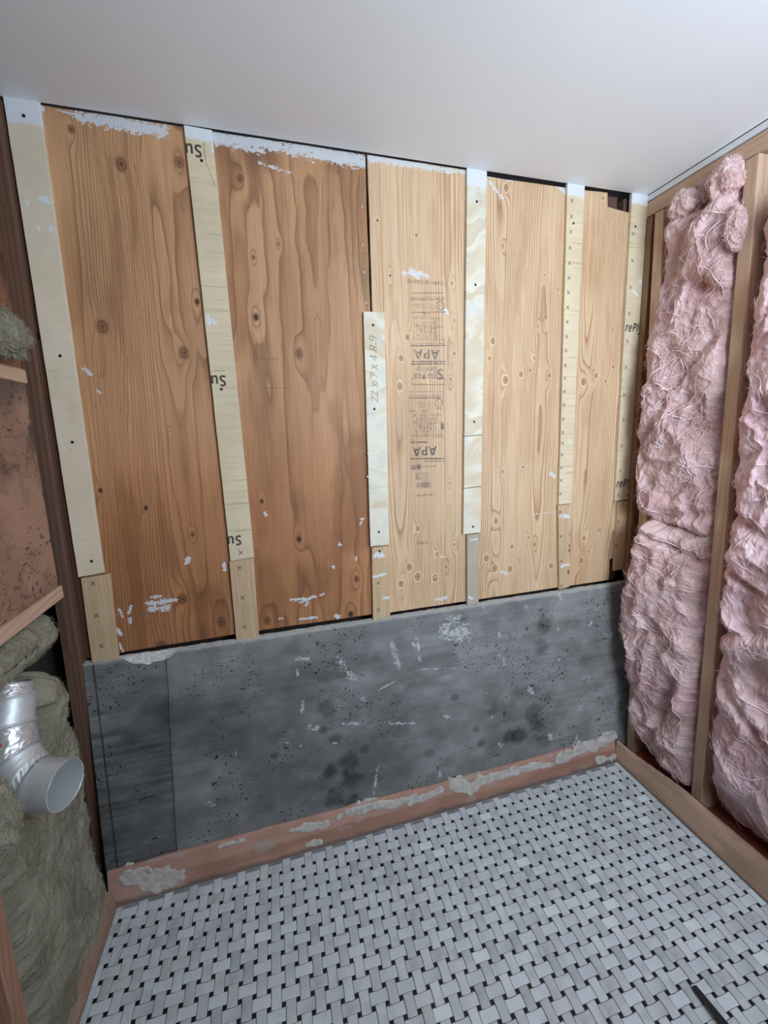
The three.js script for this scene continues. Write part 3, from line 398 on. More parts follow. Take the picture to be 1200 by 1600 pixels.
function strip(o) {
  const q = o.px.map((p) => bp(...p)), pts = outline(q, 0.0009, o.seed, 0.05), xs = q.map((p) => p[0]), ys = q.map((p) => p[1]);
  const x0 = Math.min(...xs) - 0.001, x1 = Math.max(...xs) + 0.001, y0 = Math.min(...ys) - 0.001, y1 = Math.max(...ys) + 0.001;
  const mark = ink(x0, y0, x1, y1, 2000, ({ ctx, text, line }) => {
    for (const [px, py, s] of o.crosses ?? []) { const [X, Y] = bp(px, py), r = 0.0052 * (s ?? 1); line([[X - r, Y - r * 1.15], [X + r, Y + r * 1.1]], 0.0018, 1); line([[X + r * 1.05, Y - r], [X - r, Y + r * 1.1]], 0.0018, 1); }
    o.print?.({ ctx, text, line });
  });
  const white = smears((o.paint ?? []).map(([a, b, c, d, w, k]) => ({ p: [bp(a, b), bp(c, d)], w: w * 0.0017, d: k ?? 1 })), o.seed * 7);
  const T = paint(x0, y0, x1, y1, 1400, (X, Y, c) => {
    o.veneer(X, Y, c, o.seed * 31); if (o.gain) { c[0] *= o.gain; c[1] *= o.gain; c[2] *= o.gain; }
    for (const [cy, al] of o.seams ?? []) { const d = Math.abs(Y - cy - 0.0012 * Math.sin(X * 60)); if (d < 0.002) mix3(c, [70, 56, 44], al * sst(0.0018, 0.0006, d)); }
    mix3(c, [44, 40, 40], mark(X, Y) * 0.92); const w = Math.max(white(X, Y), o.top ? sst(o.top - 0.01, o.top, Y + 0.012 * (fbm(X * 40, Y * 12, o.seed, 3) - 0.5)) : 0); mix3(c, [218, 222, 227], 0.95 * w); c[3] += 0.2 * w;
  });
  const m = plate('plywood_strip', pts, o.z ?? 0, o.depth ?? 0.0118, smooth(0xffffff, 0.66, { ...pick(T), bumpScale: 0.0008 }));
  tag(m, o.label, 'wood strip', 'plywood strips on the back wall'); fasten(m, o.screws ?? [], 0); fasten(m, o.nails ?? [], 0, nailHead, M.nail, 'nail'); return m;
}
const fs = 0.044, su = (list) => ({ text }) => { for (const [px, py] of list) { const q = bp(px, py); text('SurePly', q[0], q[1], fs, { turn: Math.PI, style: 'bold', align: 'left', alpha: 0.95, sx: 0.92 }); } };
strip({ seed: 1, veneer: VEN.blank, px: [[4, 149], [60, 156], [162, 895], [122, 902]], top: 2.205, screws: [[37, 181], [94, 556], [113, 691], [143, 877]], paint: [[40, 312, 42, 318, 3], [65, 310, 74, 314, 5], [59, 354, 61, 358, 3], [79, 352, 82, 358, 4]], label: 'long blank pale strip at the left end of the wall, white paint on its top' });
strip({ seed: 2, veneer: VEN.along, px: [[126, 904], [171, 897], [186, 1040], [145, 1046]], crosses: [[145, 911], [150, 962], [158, 1010]], nails: [[162, 981]], label: 'short tan strip with three X marks under the long blank pale strip' });
strip({ seed: 3, veneer: VEN.cross, px: [[287, 195], [331, 203], [397, 871], [360, 877]], top: 2.225, screws: [[315, 251], [346, 608]], nails: [[374, 858]], crosses: [[376, 864], [311, 201, .9]], paint: [[325, 495, 327, 505, 5, .8], [332, 500, 336, 506, 4, .8], [333, 215, 333, 235, 3, 1]],
  print: (k) => { su([[316, 236], [354, 595], [378, 844]])(k); k.line([bp(318, 216), bp(321, 250), bp(336, 290)], 0.001, 0.7); k.line([bp(317, 212), bp(318, 243)], 0.0008, 0.5); k.line([bp(335, 579), bp(352, 579)], 0.0008, 0.6); }, label: 'long beige strip printed Su upside down three times on the reddish sheet' });
strip({ seed: 4, veneer: VEN.along, px: [[358, 878], [396, 872], [405, 1002], [370, 1008]], crosses: [[374, 887], [379, 934], [382, 980]], nails: [[382, 944]], label: 'short X-marked tan strip under the strip printed Su upside down' });
strip({ seed: 5, veneer: VEN.patchy, px: [[568, 487], [601, 487], [608, 851], [579, 854]], screws: [[583, 508], [585, 639], [592, 831]], nails: [[575, 709], [574, 745]],
  print: ({ text }) => { const q = bp(584, 578); text('22 x 7 x 4 R.9', q[0], q[1], 0.034, { turn: Math.PI / 2, style: 'italic', font: 'serif', alpha: 0.5 }); }, label: 'whitish pencil-marked strip starting halfway up the joint between the two sheets' });
strip({ seed: 6, veneer: VEN.along, gain: 1.06, px: [[581, 856], [608, 853], [610, 964], [583, 969]], screws: [[593, 861]], crosses: [[591, 911], [591, 953]], nails: [[591, 918]], paint: [[584, 869, 598, 867, 6], [579, 902, 602, 897, 4], [600, 935, 606, 934, 4]], label: 'short strip with white smears and two X marks at the foot of the sheet joint' });
strip({ seed: 7, veneer: VEN.patchy, px: [[730, 262], [761, 267], [751, 832], [724, 835]], top: 2.208, screws: [[745, 315], [743, 445], [741, 659], [739, 823]], seams: [[bp(738, 681)[1], .85], [bp(738, 762)[1], .9]], print: ({ line }) => { line([bp(746, 286), bp(745, 305)], 0.0008, 0.5); line([bp(749, 286), bp(751, 318)], 0.0008, 0.5); }, label: 'whitish strip right of the printed stamps, reaching the ceiling, without X marks' });
strip({ seed: 8, veneer: VEN.grey, px: [[730, 836], [749, 834], [748, 942], [730, 946]], paint: [[736, 843, 745, 842, 4, .8], [733, 933, 738, 936, 4, 1]], label: 'narrow greyish blank strip under the whitish strip right of the stamps' });
strip({ seed: 9, veneer: VEN.cross, gain: 1.04, px: [[887, 286], [914, 290], [893, 786], [873, 789]], top: 2.222, crosses: [313, 338, 362, 387, 411, 434, 457, 480, 503, 526, 548, 571, 591, 612, 633, 655, 676, 693, 711, 731, 751, 772].map((y) => [mix(893.5, 875.5, (y - 313) / 459), y]), screws: [[896, 349]],
  print: ({ text }) => { for (const [a, b] of [[908, 321], [897, 598]]) { const q = bp(a, b); text('\u25CE', q[0], q[1], 0.022, { alpha: 0.8 }); } }, paint: [[890, 687, 892, 692, 2.5, 1], [905, 300, 912, 312, 5, .6]], label: 'beige strip with one long column of small X marks above a sideways print' });
strip({ seed: 10, veneer: VEN.along, gain: 1.05, px: [[872, 790], [891, 788], [890, 917], [874, 921]], crosses: [[875, 800], [876, 838], [877, 877], [877, 916]], print: ({ text }) => { const q = bp(892, 897); text('SurePly\u00AE', q[0], q[1], fs * 0.95, { turn: Math.PI / 2, style: 'bold', align: 'left', alpha: 0.95 }); }, paint: [[875, 807, 889, 806, 7, .8], [878, 885, 889, 882, 6, .8]], label: 'lower beige strip with brand print running sideways along its right edge' });
strip({ seed: 11, veneer: VEN.cross, px: [[988, 301], [1013, 305], [985, 780], [961, 783]], top: 2.224, crosses: [[989, 365], [988, 407], [985, 449], [983, 490], [980, 533], [978, 574], [975, 617], [974, 656], [971, 697], [969, 736], [966, 774], [981, 774]], screws: [[993, 354]],
  print: ({ text }) => { for (const [a, b] of [[976, 511], [962, 756]]) { const q = bp(a, b); text('rePly', q[0], q[1], fs, { style: 'italic bold', align: 'left', alpha: 0.95, sx: 0.76 }); } }, paint: [[1000, 438, 1004, 444, 5, .8], [990, 455, 996, 461, 4, .8]], label: 'beige strip in the corner printed rePly twice, beside the pink insulation' });
strip({ seed: 12, veneer: VEN.along, gain: 1.08, px: [[966, 784], [982, 782], [976, 889], [960, 892]], crosses: [[966, 815, .8], [963, 852, .8]], nails: [[973, 793], [967, 868]], label: 'short strip in the corner under the strip printed rePly' });

// ------------------------------------------------------------------ liner at the foot of the walls
const meshLine = (a, b) => { const u = Math.abs(((a % 1) + 1) % 1 - 0.5), v = Math.abs(((b % 1) + 1) % 1 - 0.5); return Math.max(sst(0.34, 0.46, u), sst(0.34, 0.46, v)); };
{
  const x0 = 0.094, x1 = 2.014, h = 0.1;
  const T = paint(x0, 0, x1, h + 0.02, 900, (X, Y, c) => {
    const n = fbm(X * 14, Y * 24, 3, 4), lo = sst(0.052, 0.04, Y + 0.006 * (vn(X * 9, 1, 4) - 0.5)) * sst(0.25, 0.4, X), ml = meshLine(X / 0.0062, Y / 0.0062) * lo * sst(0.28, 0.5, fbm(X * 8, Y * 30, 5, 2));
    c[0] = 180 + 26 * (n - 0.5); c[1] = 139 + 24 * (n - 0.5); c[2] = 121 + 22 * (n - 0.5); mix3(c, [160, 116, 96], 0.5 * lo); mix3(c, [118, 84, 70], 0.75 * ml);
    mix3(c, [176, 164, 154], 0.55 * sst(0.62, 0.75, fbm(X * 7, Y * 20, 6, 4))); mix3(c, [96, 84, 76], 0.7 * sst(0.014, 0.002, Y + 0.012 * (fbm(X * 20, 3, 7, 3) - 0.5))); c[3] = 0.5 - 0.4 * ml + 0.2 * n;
  });
  const nx = 260, prof = [[0.1, -0.006], [0.098, 0.0], [0.0915, 0.012], [0.086, 0.03], [0.0805, 0.055], [0.0765, 0.08], [0.0735, 0.097], [0.071, 0.1], [0.062, 0.098]], pos = [], uv = [], idx = [];
  for (let i = 0; i <= nx; i++) prof.forEach(([z, y], k) => { const X = mix(x0, x1, i / nx), w = 0.004 * (fbm(X * 9, y * 8, 11, 3) - 0.5), top = sst(0.05, 0.1, y), rise = (0.004 * Math.sin(X * 3) + 0.007 * (fbm(X * 12, 2, 13, 3) - 0.5) - 0.006 * sst(1.9, 2.01, X)) * top; pos.push(X, y + rise, z + w); uv.push((X - x0) / (x1 - x0), clamp((y + rise) / (h + 0.02))); });
  const n = prof.length; for (let i = 0; i < nx; i++) for (let k = 0; k < n - 1; k++) { const a = i * n + k, b = a + n; idx.push(a, b, a + 1, b, b + 1, a + 1); }
  const g = new THREE.BufferGeometry(); g.setAttribute('position', new THREE.Float32BufferAttribute(pos, 3)); g.setAttribute('uv', new THREE.Float32BufferAttribute(uv, 2)); g.setIndex(idx); g.computeVertexNormals();
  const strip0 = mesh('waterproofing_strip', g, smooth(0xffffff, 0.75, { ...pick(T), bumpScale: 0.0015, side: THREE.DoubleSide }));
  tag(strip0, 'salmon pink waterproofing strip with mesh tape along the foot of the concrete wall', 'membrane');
  // smeared lumps of mortar on the strip and the concrete above it
  const MT = paint(0, 0, 0.3, 0.3, 512, (X, Y, c) => { const n = fbm(X * 60, Y * 60, 3, 4), v = 186 + 44 * (n - 0.5); c[0] = v; c[1] = v * 0.965; c[2] = v * 0.925; c[3] = n; }); MT.repeat();
  const mm = smooth(0xffffff, 0.95, { ...pick(MT), bumpScale: 0.002 });
  const lump = (list, seed) => {                                        // a blob drawn by its pixel outline centre line, lying on the strip face
    const q = list.map(([px, py, r]) => { const p = at(px, py, 'z', 0.074); return [p.x, p.y, r * 0.002]; });
    const xa = Math.min(...q.map((p) => p[0] - p[2])) - 0.02, xb = Math.max(...q.map((p) => p[0] + p[2])) + 0.02, ya = Math.max(0.004, Math.min(...q.map((p) => p[1] - p[2])) - 0.01), yb = Math.max(...q.map((p) => p[1] + p[2])) + 0.01;
    const nu = Math.round((xb - xa) / 0.0035), nv = Math.round((yb - ya) / 0.0035), P = [], U = [], I = [], id = new Map();
    const field = (X, Y) => { let m = -1; for (let i = 0; i < q.length; i++) { const a = q[i], b = q[Math.min(i + 1, q.length - 1)], dx = b[0] - a[0], dy = b[1] - a[1], l = dx * dx + dy * dy, t = l ? clamp(((X - a[0]) * dx + (Y - a[1]) * dy) / l) : 0, r = mix(a[2], b[2], t); m = Math.max(m, 1 - Math.hypot(X - a[0] - t * dx, Y - a[1] - t * dy) / r); } return m + 1.5 * (fbm(X * 30, Y * 34, seed, 4) - 0.5); };
    const face = (Y) => Y > 0.097 ? concreteZ(Y) + 0.002 : mix(0.097, 0.0735, Math.pow(clamp(Y / 0.097), 0.55));
    for (let j = 0; j <= nv; j++) for (let i = 0; i <= nu; i++) { const X = mix(xa, xb, i / nu), Y = mix(ya, yb, j / nv), f = field(X, Y); if (f > -0.08) { id.set(j * (nu + 1) + i, P.length / 3); P.push(X, Y, face(Y) + 0.0065 * sst(-0.08, 0.3, f) * (0.55 + 0.8 * fbm(X * 60, Y * 60, seed + 3, 3)) - 0.0025); U.push(X / 0.3, Y / 0.3); } }
    for (let j = 0; j < nv; j++) for (let i = 0; i < nu; i++) { const k = [j * (nu + 1) + i, j * (nu + 1) + i + 1, (j + 1) * (nu + 1) + i, (j + 1) * (nu + 1) + i + 1].map((a) => id.get(a)); if (k.every((a) => a !== undefined)) I.push(k[0], k[1], k[2], k[2], k[1], k[3]); }
    const b = new THREE.BufferGeometry(); b.setAttribute('position', new THREE.Float32BufferAttribute(P, 3)); b.setAttribute('uv', new THREE.Float32BufferAttribute(U, 2)); b.setIndex(I); b.computeVertexNormals(); mesh('mortar_smear', b, mm, strip0);
  };
  lump([[205, 1368, 14], [245, 1372, 20], [282, 1362, 14]], 1); lump([[195, 1372, 8], [230, 1360, 9]], 2); lump([[455, 1296, 6], [485, 1292, 9], [508, 1285, 8]], 3); lump([[545, 1268, 8], [580, 1258, 11], [615, 1253, 9], [648, 1245, 7]], 4);
  lump([[712, 1224, 13], [730, 1232, 15], [760, 1216, 12], [805, 1203, 9]], 5); lump([[815, 1200, 7], [845, 1193, 8]], 15); lump([[870, 1186, 10], [905, 1172, 13], [940, 1160, 13], [962, 1150, 9]], 6); lump([[640, 1252, 6], [690, 1232, 7]], 16); lump([[930, 1184, 7], [962, 1178, 9]], 7); lump([[527, 1277, 5], [534, 1272, 5]], 8); lump([[820, 1198, 5], [860, 1193, 5]], 9); lump([[340, 1322, 4], [380, 1312, 4]], 10); lump([[480, 1312, 5], [500, 1308, 5]], 12);
}
{ // right-hand liner: a thin mesh-faced upstand in front of the studs
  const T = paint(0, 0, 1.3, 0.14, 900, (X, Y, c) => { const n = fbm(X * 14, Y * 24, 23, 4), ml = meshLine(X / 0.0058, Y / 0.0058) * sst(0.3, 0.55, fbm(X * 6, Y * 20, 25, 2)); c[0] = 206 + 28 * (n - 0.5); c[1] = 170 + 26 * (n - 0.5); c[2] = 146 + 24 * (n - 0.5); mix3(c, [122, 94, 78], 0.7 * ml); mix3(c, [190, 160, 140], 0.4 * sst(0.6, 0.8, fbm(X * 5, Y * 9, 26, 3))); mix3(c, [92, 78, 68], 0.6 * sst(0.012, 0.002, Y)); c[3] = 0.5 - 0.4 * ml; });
  const sec = [[0, -0.004], [0, 0.02], [0.001, 0.05], [0.003, 0.08], [0.006, 0.996], [0.016, 1], [0.018, 0.02], [0.018, -0.004]], nz = 130, pos = [], uv = [], idx = [];
  const topY = (z) => 0.088 + 0.034 * sst(0.1, 0.42, z) + 0.005 * (fbm(z * 9, 3, 33, 3) - 0.5);
  for (let i = 0; i <= nz; i++) { const z = mix(0.085, 1.3, i / nz), t = topY(z); sec.forEach(([dx, yy]) => { const y = yy > 0.9 ? t * yy : yy; pos.push(2.0105 + dx + 0.004 * (fbm(z * 7, y * 9, 35, 3) - 0.5) * sst(0, 0.06, y), y, z); uv.push((z - 0.085) / 1.3, clamp(y / 0.14)); }); }
  const n = sec.length; for (let i = 0; i < nz; i++) for (let k = 0; k < n - 1; k++) { const a = i * n + k, b = a + n; idx.push(a, b, a + 1, b, b + 1, a + 1); }
  const g = new THREE.BufferGeometry(); g.setAttribute('position', new THREE.Float32BufferAttribute(pos, 3)); g.setAttribute('uv', new THREE.Float32BufferAttribute(uv, 2)); g.setIndex(idx); g.computeVertexNormals();
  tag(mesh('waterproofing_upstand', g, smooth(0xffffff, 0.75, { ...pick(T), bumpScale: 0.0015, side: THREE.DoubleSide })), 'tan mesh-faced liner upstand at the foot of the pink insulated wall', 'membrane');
}
{ // left-hand liner: a loose curling flap
  const nz = 60, nv = 8, pos = [], idx = [], uv = [];
  for (let i = 0; i <= nz; i++) for (let k = 0; k <= nv; k++) { const t = i / nz, z = mix(0.098, 0.75, t), v = k / nv, h = mix(0.07, 0.028, sst(0, 0.5, t)) + 0.012 * (fbm(t * 9, 1, 41, 3) - 0.5); pos.push(0.117 - 0.028 * v * v * (0.5 + fbm(t * 7, 5, 42, 2)) + 0.008 * (fbm(t * 11, v, 43, 3) - 0.5), h * v - 0.003, z); uv.push(z, v * 0.06); }
  for (let i = 0; i < nz; i++) for (let k = 0; k < nv; k++) { const a = i * (nv + 1) + k, b = a + nv + 1; idx.push(a, b, a + 1, b, b + 1, a + 1); }
  const g = new THREE.BufferGeometry(); g.setAttribute('position', new THREE.Float32BufferAttribute(pos, 3)); g.setAttribute('uv', new THREE.Float32BufferAttribute(uv, 2)); g.setIndex(idx); g.computeVertexNormals();
  const T = paint(0, 0, 0.8, 0.06, 600, (X, Y, c) => { const n = fbm(X * 30, Y * 60, 45, 4); c[0] = 152 + 40 * (n - 0.5); c[1] = 124 + 36 * (n - 0.5); c[2] = 104 + 34 * (n - 0.5); c[3] = n; });
  for (let i = 0, U = g.attributes.uv; i < U.count; i++) U.setXY(i, U.getX(i) / 0.8, U.getY(i) / 0.06);
  tag(mesh('waterproofing_flap', g, smooth(0xffffff, 0.7, { ...pick(T), bumpScale: 0.002, side: THREE.DoubleSide })), 'curling tan liner flap between the floor tiles and the grey-green wool', 'membrane');
}

// ------------------------------------------------------------------ timber framing
M.shadePine = smooth(col(176, 160, 136), 0.8, { ...pick(PINE), bumpScale: 0.0006 });  // pine tinted darker, with the corner shade put into its colour
const stud = (a, label, cat = 'stud', name = 'wall_stud') => tag(timber(name, ...a), label, cat, cat === 'stud' ? 'wall studs' : undefined);
stud([2.068, 2.158, 0.02, 2.172, 0.366, 0.404, M.pine, scene, 'y', [0, -0.0155]], 'bare pine stud standing between the two pink insulation batts');
stud([2.07, 2.16, 0.02, 2.172, 0.082, 0.118, M.pine, scene, 'y', [0, -0.021]], 'pine stud in the corner partly covered by the pink insulation');
stud([2.0725, 2.16, 0.79, 2.172, 0.001, 0.024, M.shadePine, scene, 'y'], 'narrow brown shade-tinted stud in the corner just right of the strip printed rePly');
stud([2.074, 2.166, 2.178, 2.2285, -0.02, 1.3, M.pine, scene, 'z'], 'horizontal pine top plate under the ceiling above the pink insulation', 'plate', 'top_plate');
stud([2.04, 2.166, -0.002, 0.05, 0.13, 1.3, smooth(col(166, 92, 80), 0.7, { ...pick(PINE), bumpScale: 0.0006 }), scene, 'z'], 'reddish bottom plate in the shadow under the right-hand pink batt', 'plate', 'bottom_plate');
stud([2.068, 2.158, 0.05, 2.172, 0.86, 0.898, M.pine, scene, 'y'], 'pine stud at the outer edge of the right-hand pink batt');
// left side
stud([0.034, 0.0775, -0.02, 2.244, -0.055, 0.012, M.darkWood, scene, 'y', [0.0105, 0]], 'dark purple-brown post standing in the left corner from floor to ceiling');
{ const m = stud([0.0765, 0.1165, 0.772, 2.246, -0.05, -0.0105, smooth(col(206, 176, 158), 0.8, { ...pick(DARKWOOD), bumpScale: 0.0008 }), scene, 'y'], 'brown weathered board with a black knot hole beside the long blank pale strip');
  const q = bp(57, 526, -0.0105), k = mesh('knot_hole', new THREE.LatheGeometry([[0, 0.0007], [0.0095, 0.0009], [0.0105, 0.0007], [0.011, 0]].map((p) => new THREE.Vector2(...p)), 14).rotateX(Math.PI / 2), smooth(col(18, 14, 14), 0.9), m); k.position.set(q[0] - m.position.x, q[1] - m.position.y, 0.0395 / 2); }
stud([0.03, 0.085, -0.004, 1.0, 0.452, 0.49, M.redPine, scene, 'y'], 'pinkish stud at the left edge in front of the grey-green wool');
{
  const BT = paint(0, 0, 0.9, 0.64, 1100, (X, Y, c) => {
    const g = vn(X * 40, Y * 460, 5), st = fbm(X * 8, Y * 7, 7, 4), mould = sst(0.48, 0.68, fbm(X * 16, Y * 13, 9, 5)), scr = sst(0.9, 0.97, 1 - Math.abs(2 * fbm(X * 20 + Y * 26, Y * 34 - X * 9, 11, 3) - 1)), sp = sst(0.82, 0.9, vn(X * 95, Y * 110, 13)) * sst(0.45, 0.6, fbm(X * 12, Y * 12, 15, 2));
    c[0] = 168; c[1] = 128; c[2] = 106; mix3(c, [142, 108, 88], 0.8 * sst(0.35, 0.7, st) + 0.2 * g); mix3(c, [66, 54, 48], 0.75 * mould * sst(0.18, 0.62, Y)); mix3(c, [48, 38, 36], 0.65 * sp); mix3(c, [72, 54, 46], 0.4 * scr * sst(0.35, 0.6, st)); mix3(c, [70, 60, 54], 0.55 * sst(0.5, 0.62, Y + 0.12 * (st - 0.5))); c[3] = 0.5 + 0.2 * g;
  });
  const g = box(0.05, 0.07, 1.01, 1.572, 0.03, 0.9); planar(g, 'z', 'y', 0.02, 0.97, 0.9, 0.64);
  const panel = mesh('board_panel', g, smooth(0xffffff, 0.85, { ...pick(BT), bumpScale: 0.001 })); tag(panel, 'mould-stained brown board panel on the left wall above the galvanised duct', 'board');
  mesh('bottom_rail', timberGeo(0.052, 0.078, 0.984, 1.02, 0.028, 0.9), M.pine, panel); 
  const g2 = box(0.044, 0.06, 1.61, 1.93, 0.013, 0.9); planar(g2, 'z', 'y', 0, 1.4, 0.9, 0.64);
  tag(mesh('board_panel', g2, smooth(col(236, 210, 196), 0.85, { ...pick(BT), bumpScale: 0.001 })), 'pinkish brown board high on the left wall behind the grey wool clump', 'board');
  tag(mesh('wood_block', timberGeo(0.036, 0.074, 1.573, 1.608, 0.026, 0.42), M.pine), 'light wood batten lying on top of the mould-stained board', 'batten');
}
function timberGeo(x0, x1, y0, y1, z0, z1) { const g = timber('tmp', x0, x1, y0, y1, z0, z1, M.pine, new THREE.Group(), 'z'), k = g.geometry; k.translate((x0 + x1) / 2, y0, (z0 + z1) / 2); return k; }

// ------------------------------------------------------------------ insulation
const table = (pts, ax, c, key) => { const t = pts.map(([px, py]) => { const p = at(px, py, ax, c); return [p.y, p[key]]; }).sort((a, b) => a[0] - b[0]); return (y) => { if (y <= t[0][0]) return t[0][1]; for (let i = 1; i < t.length; i++) if (y <= t[i][0]) return mix(t[i - 1][1], t[i][1], (y - t[i - 1][0]) / (t[i][0] - t[i - 1][0])); return t[t.length - 1][1]; }; };
const woolTex = (seed, A, B, C, sx, sy, k3) => { const t = paint(0, 0, 0.5, 0.5, 2048 / 0.5 / 4 * 2, (X, Y, c) => {
  const a = 0.02 * (fbm(X * 12, Y * 12, seed) - 0.5), b = 0.03 * (fbm(X * 9, Y * 9, seed + 1) - 0.5), U = X + a + 0.25 * b, V = Y + b;
  const s1 = ridge(U * sx + V * 14, V * sy, seed + 2, 3), s2 = ridge(U * sy * 0.8 - V * 9, V * sx * 0.7, seed + 4, 3), p = fbm(X * 14, Y * 14, seed + 6, 4), f = Math.max(Math.pow(s1, 3), 0.8 * Math.pow(s2, 3));
  c[0] = A[0]; c[1] = A[1]; c[2] = A[2]; mix3(c, B, clamp(1.0 * sst(0.4, 0.7, p))); mix3(c, C, k3 * sst(0.35, 0.8, f)); c[3] = 0.25 + 0.7 * f;
}); t.repeat(); return t; };
const PINKT = woolTex(401, [226, 195, 191], [214, 174, 169], [242, 226, 224], 120, 22, 0.7), WOOLT = woolTex(451, [150, 145, 127], [130, 125, 107], [170, 164, 145], 110, 95, 0.4);
const pink = smooth(0xffffff, 1, { ...pick(PINKT), bumpScale: 0.003, vertexColors: true, side: THREE.DoubleSide, specularIntensity: 0.2 }), pinkFibre = smooth(col(242, 216, 216), 0.9, { specularIntensity: 0.3 });
const wool = smooth(0xffffff, 1, { ...pick(WOOLT), bumpScale: 0.0025, vertexColors: true, side: THREE.DoubleSide, specularIntensity: 0.2 }), woolFibre = smooth(col(166, 160, 138), 0.95, { specularIntensity: 0.2 });
// one lock of fibre: a thin three-sided curl of unit length along x, bowed towards y
const lock = (bow, twist) => { const pts = Array.from({ length: 6 }, (_, i) => { const t = i / 5; return new THREE.Vector3(t - 0.5, bow * 4 * t * (1 - t), twist * Math.sin(t * 5)); }); const g = new THREE.TubeGeometry(new THREE.CatmullRomCurve3(pts), 7, 1, 3, false), P = g.attributes.position; const c = new THREE.CatmullRomCurve3(pts); for (let i = 0; i < P.count; i++) { const k = Math.floor(i / 4), o = c.getPointAt(k / 7), w = 0.011 * Math.sin(Math.PI * (0.06 + 0.88 * k / 7)); P.setXYZ(i, o.x + (P.getX(i) - o.x) * w, o.y + (P.getY(i) - o.y) * w, o.z + (P.getZ(i) - o.z) * w); } g.computeVertexNormals(); return g; };
const LOCKS = [lock(0.16, 0.08), lock(0.28, -0.12), lock(0.08, 0.2)];
function fibres(parent, pos, nor, count, seed, mat, flow, len = [0.03, 0.09], thick = 1, lift = 0.3) {
  const R = rng(seed), n = pos.length / 3, m4 = new THREE.Matrix4(), X = new THREE.Vector3(), Y = new THREE.Vector3(), Z = new THREE.Vector3();
  LOCKS.forEach((geo) => {
    const k = Math.floor(count / LOCKS.length), im = new THREE.InstancedMesh(geo, mat, k);
    for (let i = 0; i < k; i++) {
      const a = Math.floor(R() * n) * 3; Y.set(nor[a], nor[a + 1], nor[a + 2]).normalize(); const ang = flow(pos[a + 1], pos[a + 2], R);
      X.set(0, Math.sin(ang), Math.cos(ang)).addScaledVector(Y, (R() - 0.5) * lift); Z.crossVectors(X, Y).normalize(); Y.crossVectors(Z, X).normalize(); X.normalize();
      const l = mix(len[0], len[1], R() * R()), w = l * mix(0.7, 1.3, R()), t = thick * mix(0.6, 1.4, R()) * 0.05;
      m4.makeBasis(X.clone().multiplyScalar(l), Y.clone().multiplyScalar(w), Z.clone().multiplyScalar(mix(t, w, 0.5))); m4.setPosition(pos[a] + (R() - 0.35) * 0.004 * nor[a], pos[a + 1], pos[a + 2]); im.setMatrixAt(i, m4);
    }
    im.instanceMatrix.needsUpdate = true; shade(im); im.name = 'fibres' + (kids.has(parent) && kids.get(parent).fibres !== undefined ? '_' + String(++kids.get(parent).fibres).padStart(3, '0') : ''); if (!kids.has(parent)) kids.set(parent, {}); kids.get(parent).fibres ??= 0; stuff(im); parent.add(im);
  });
}
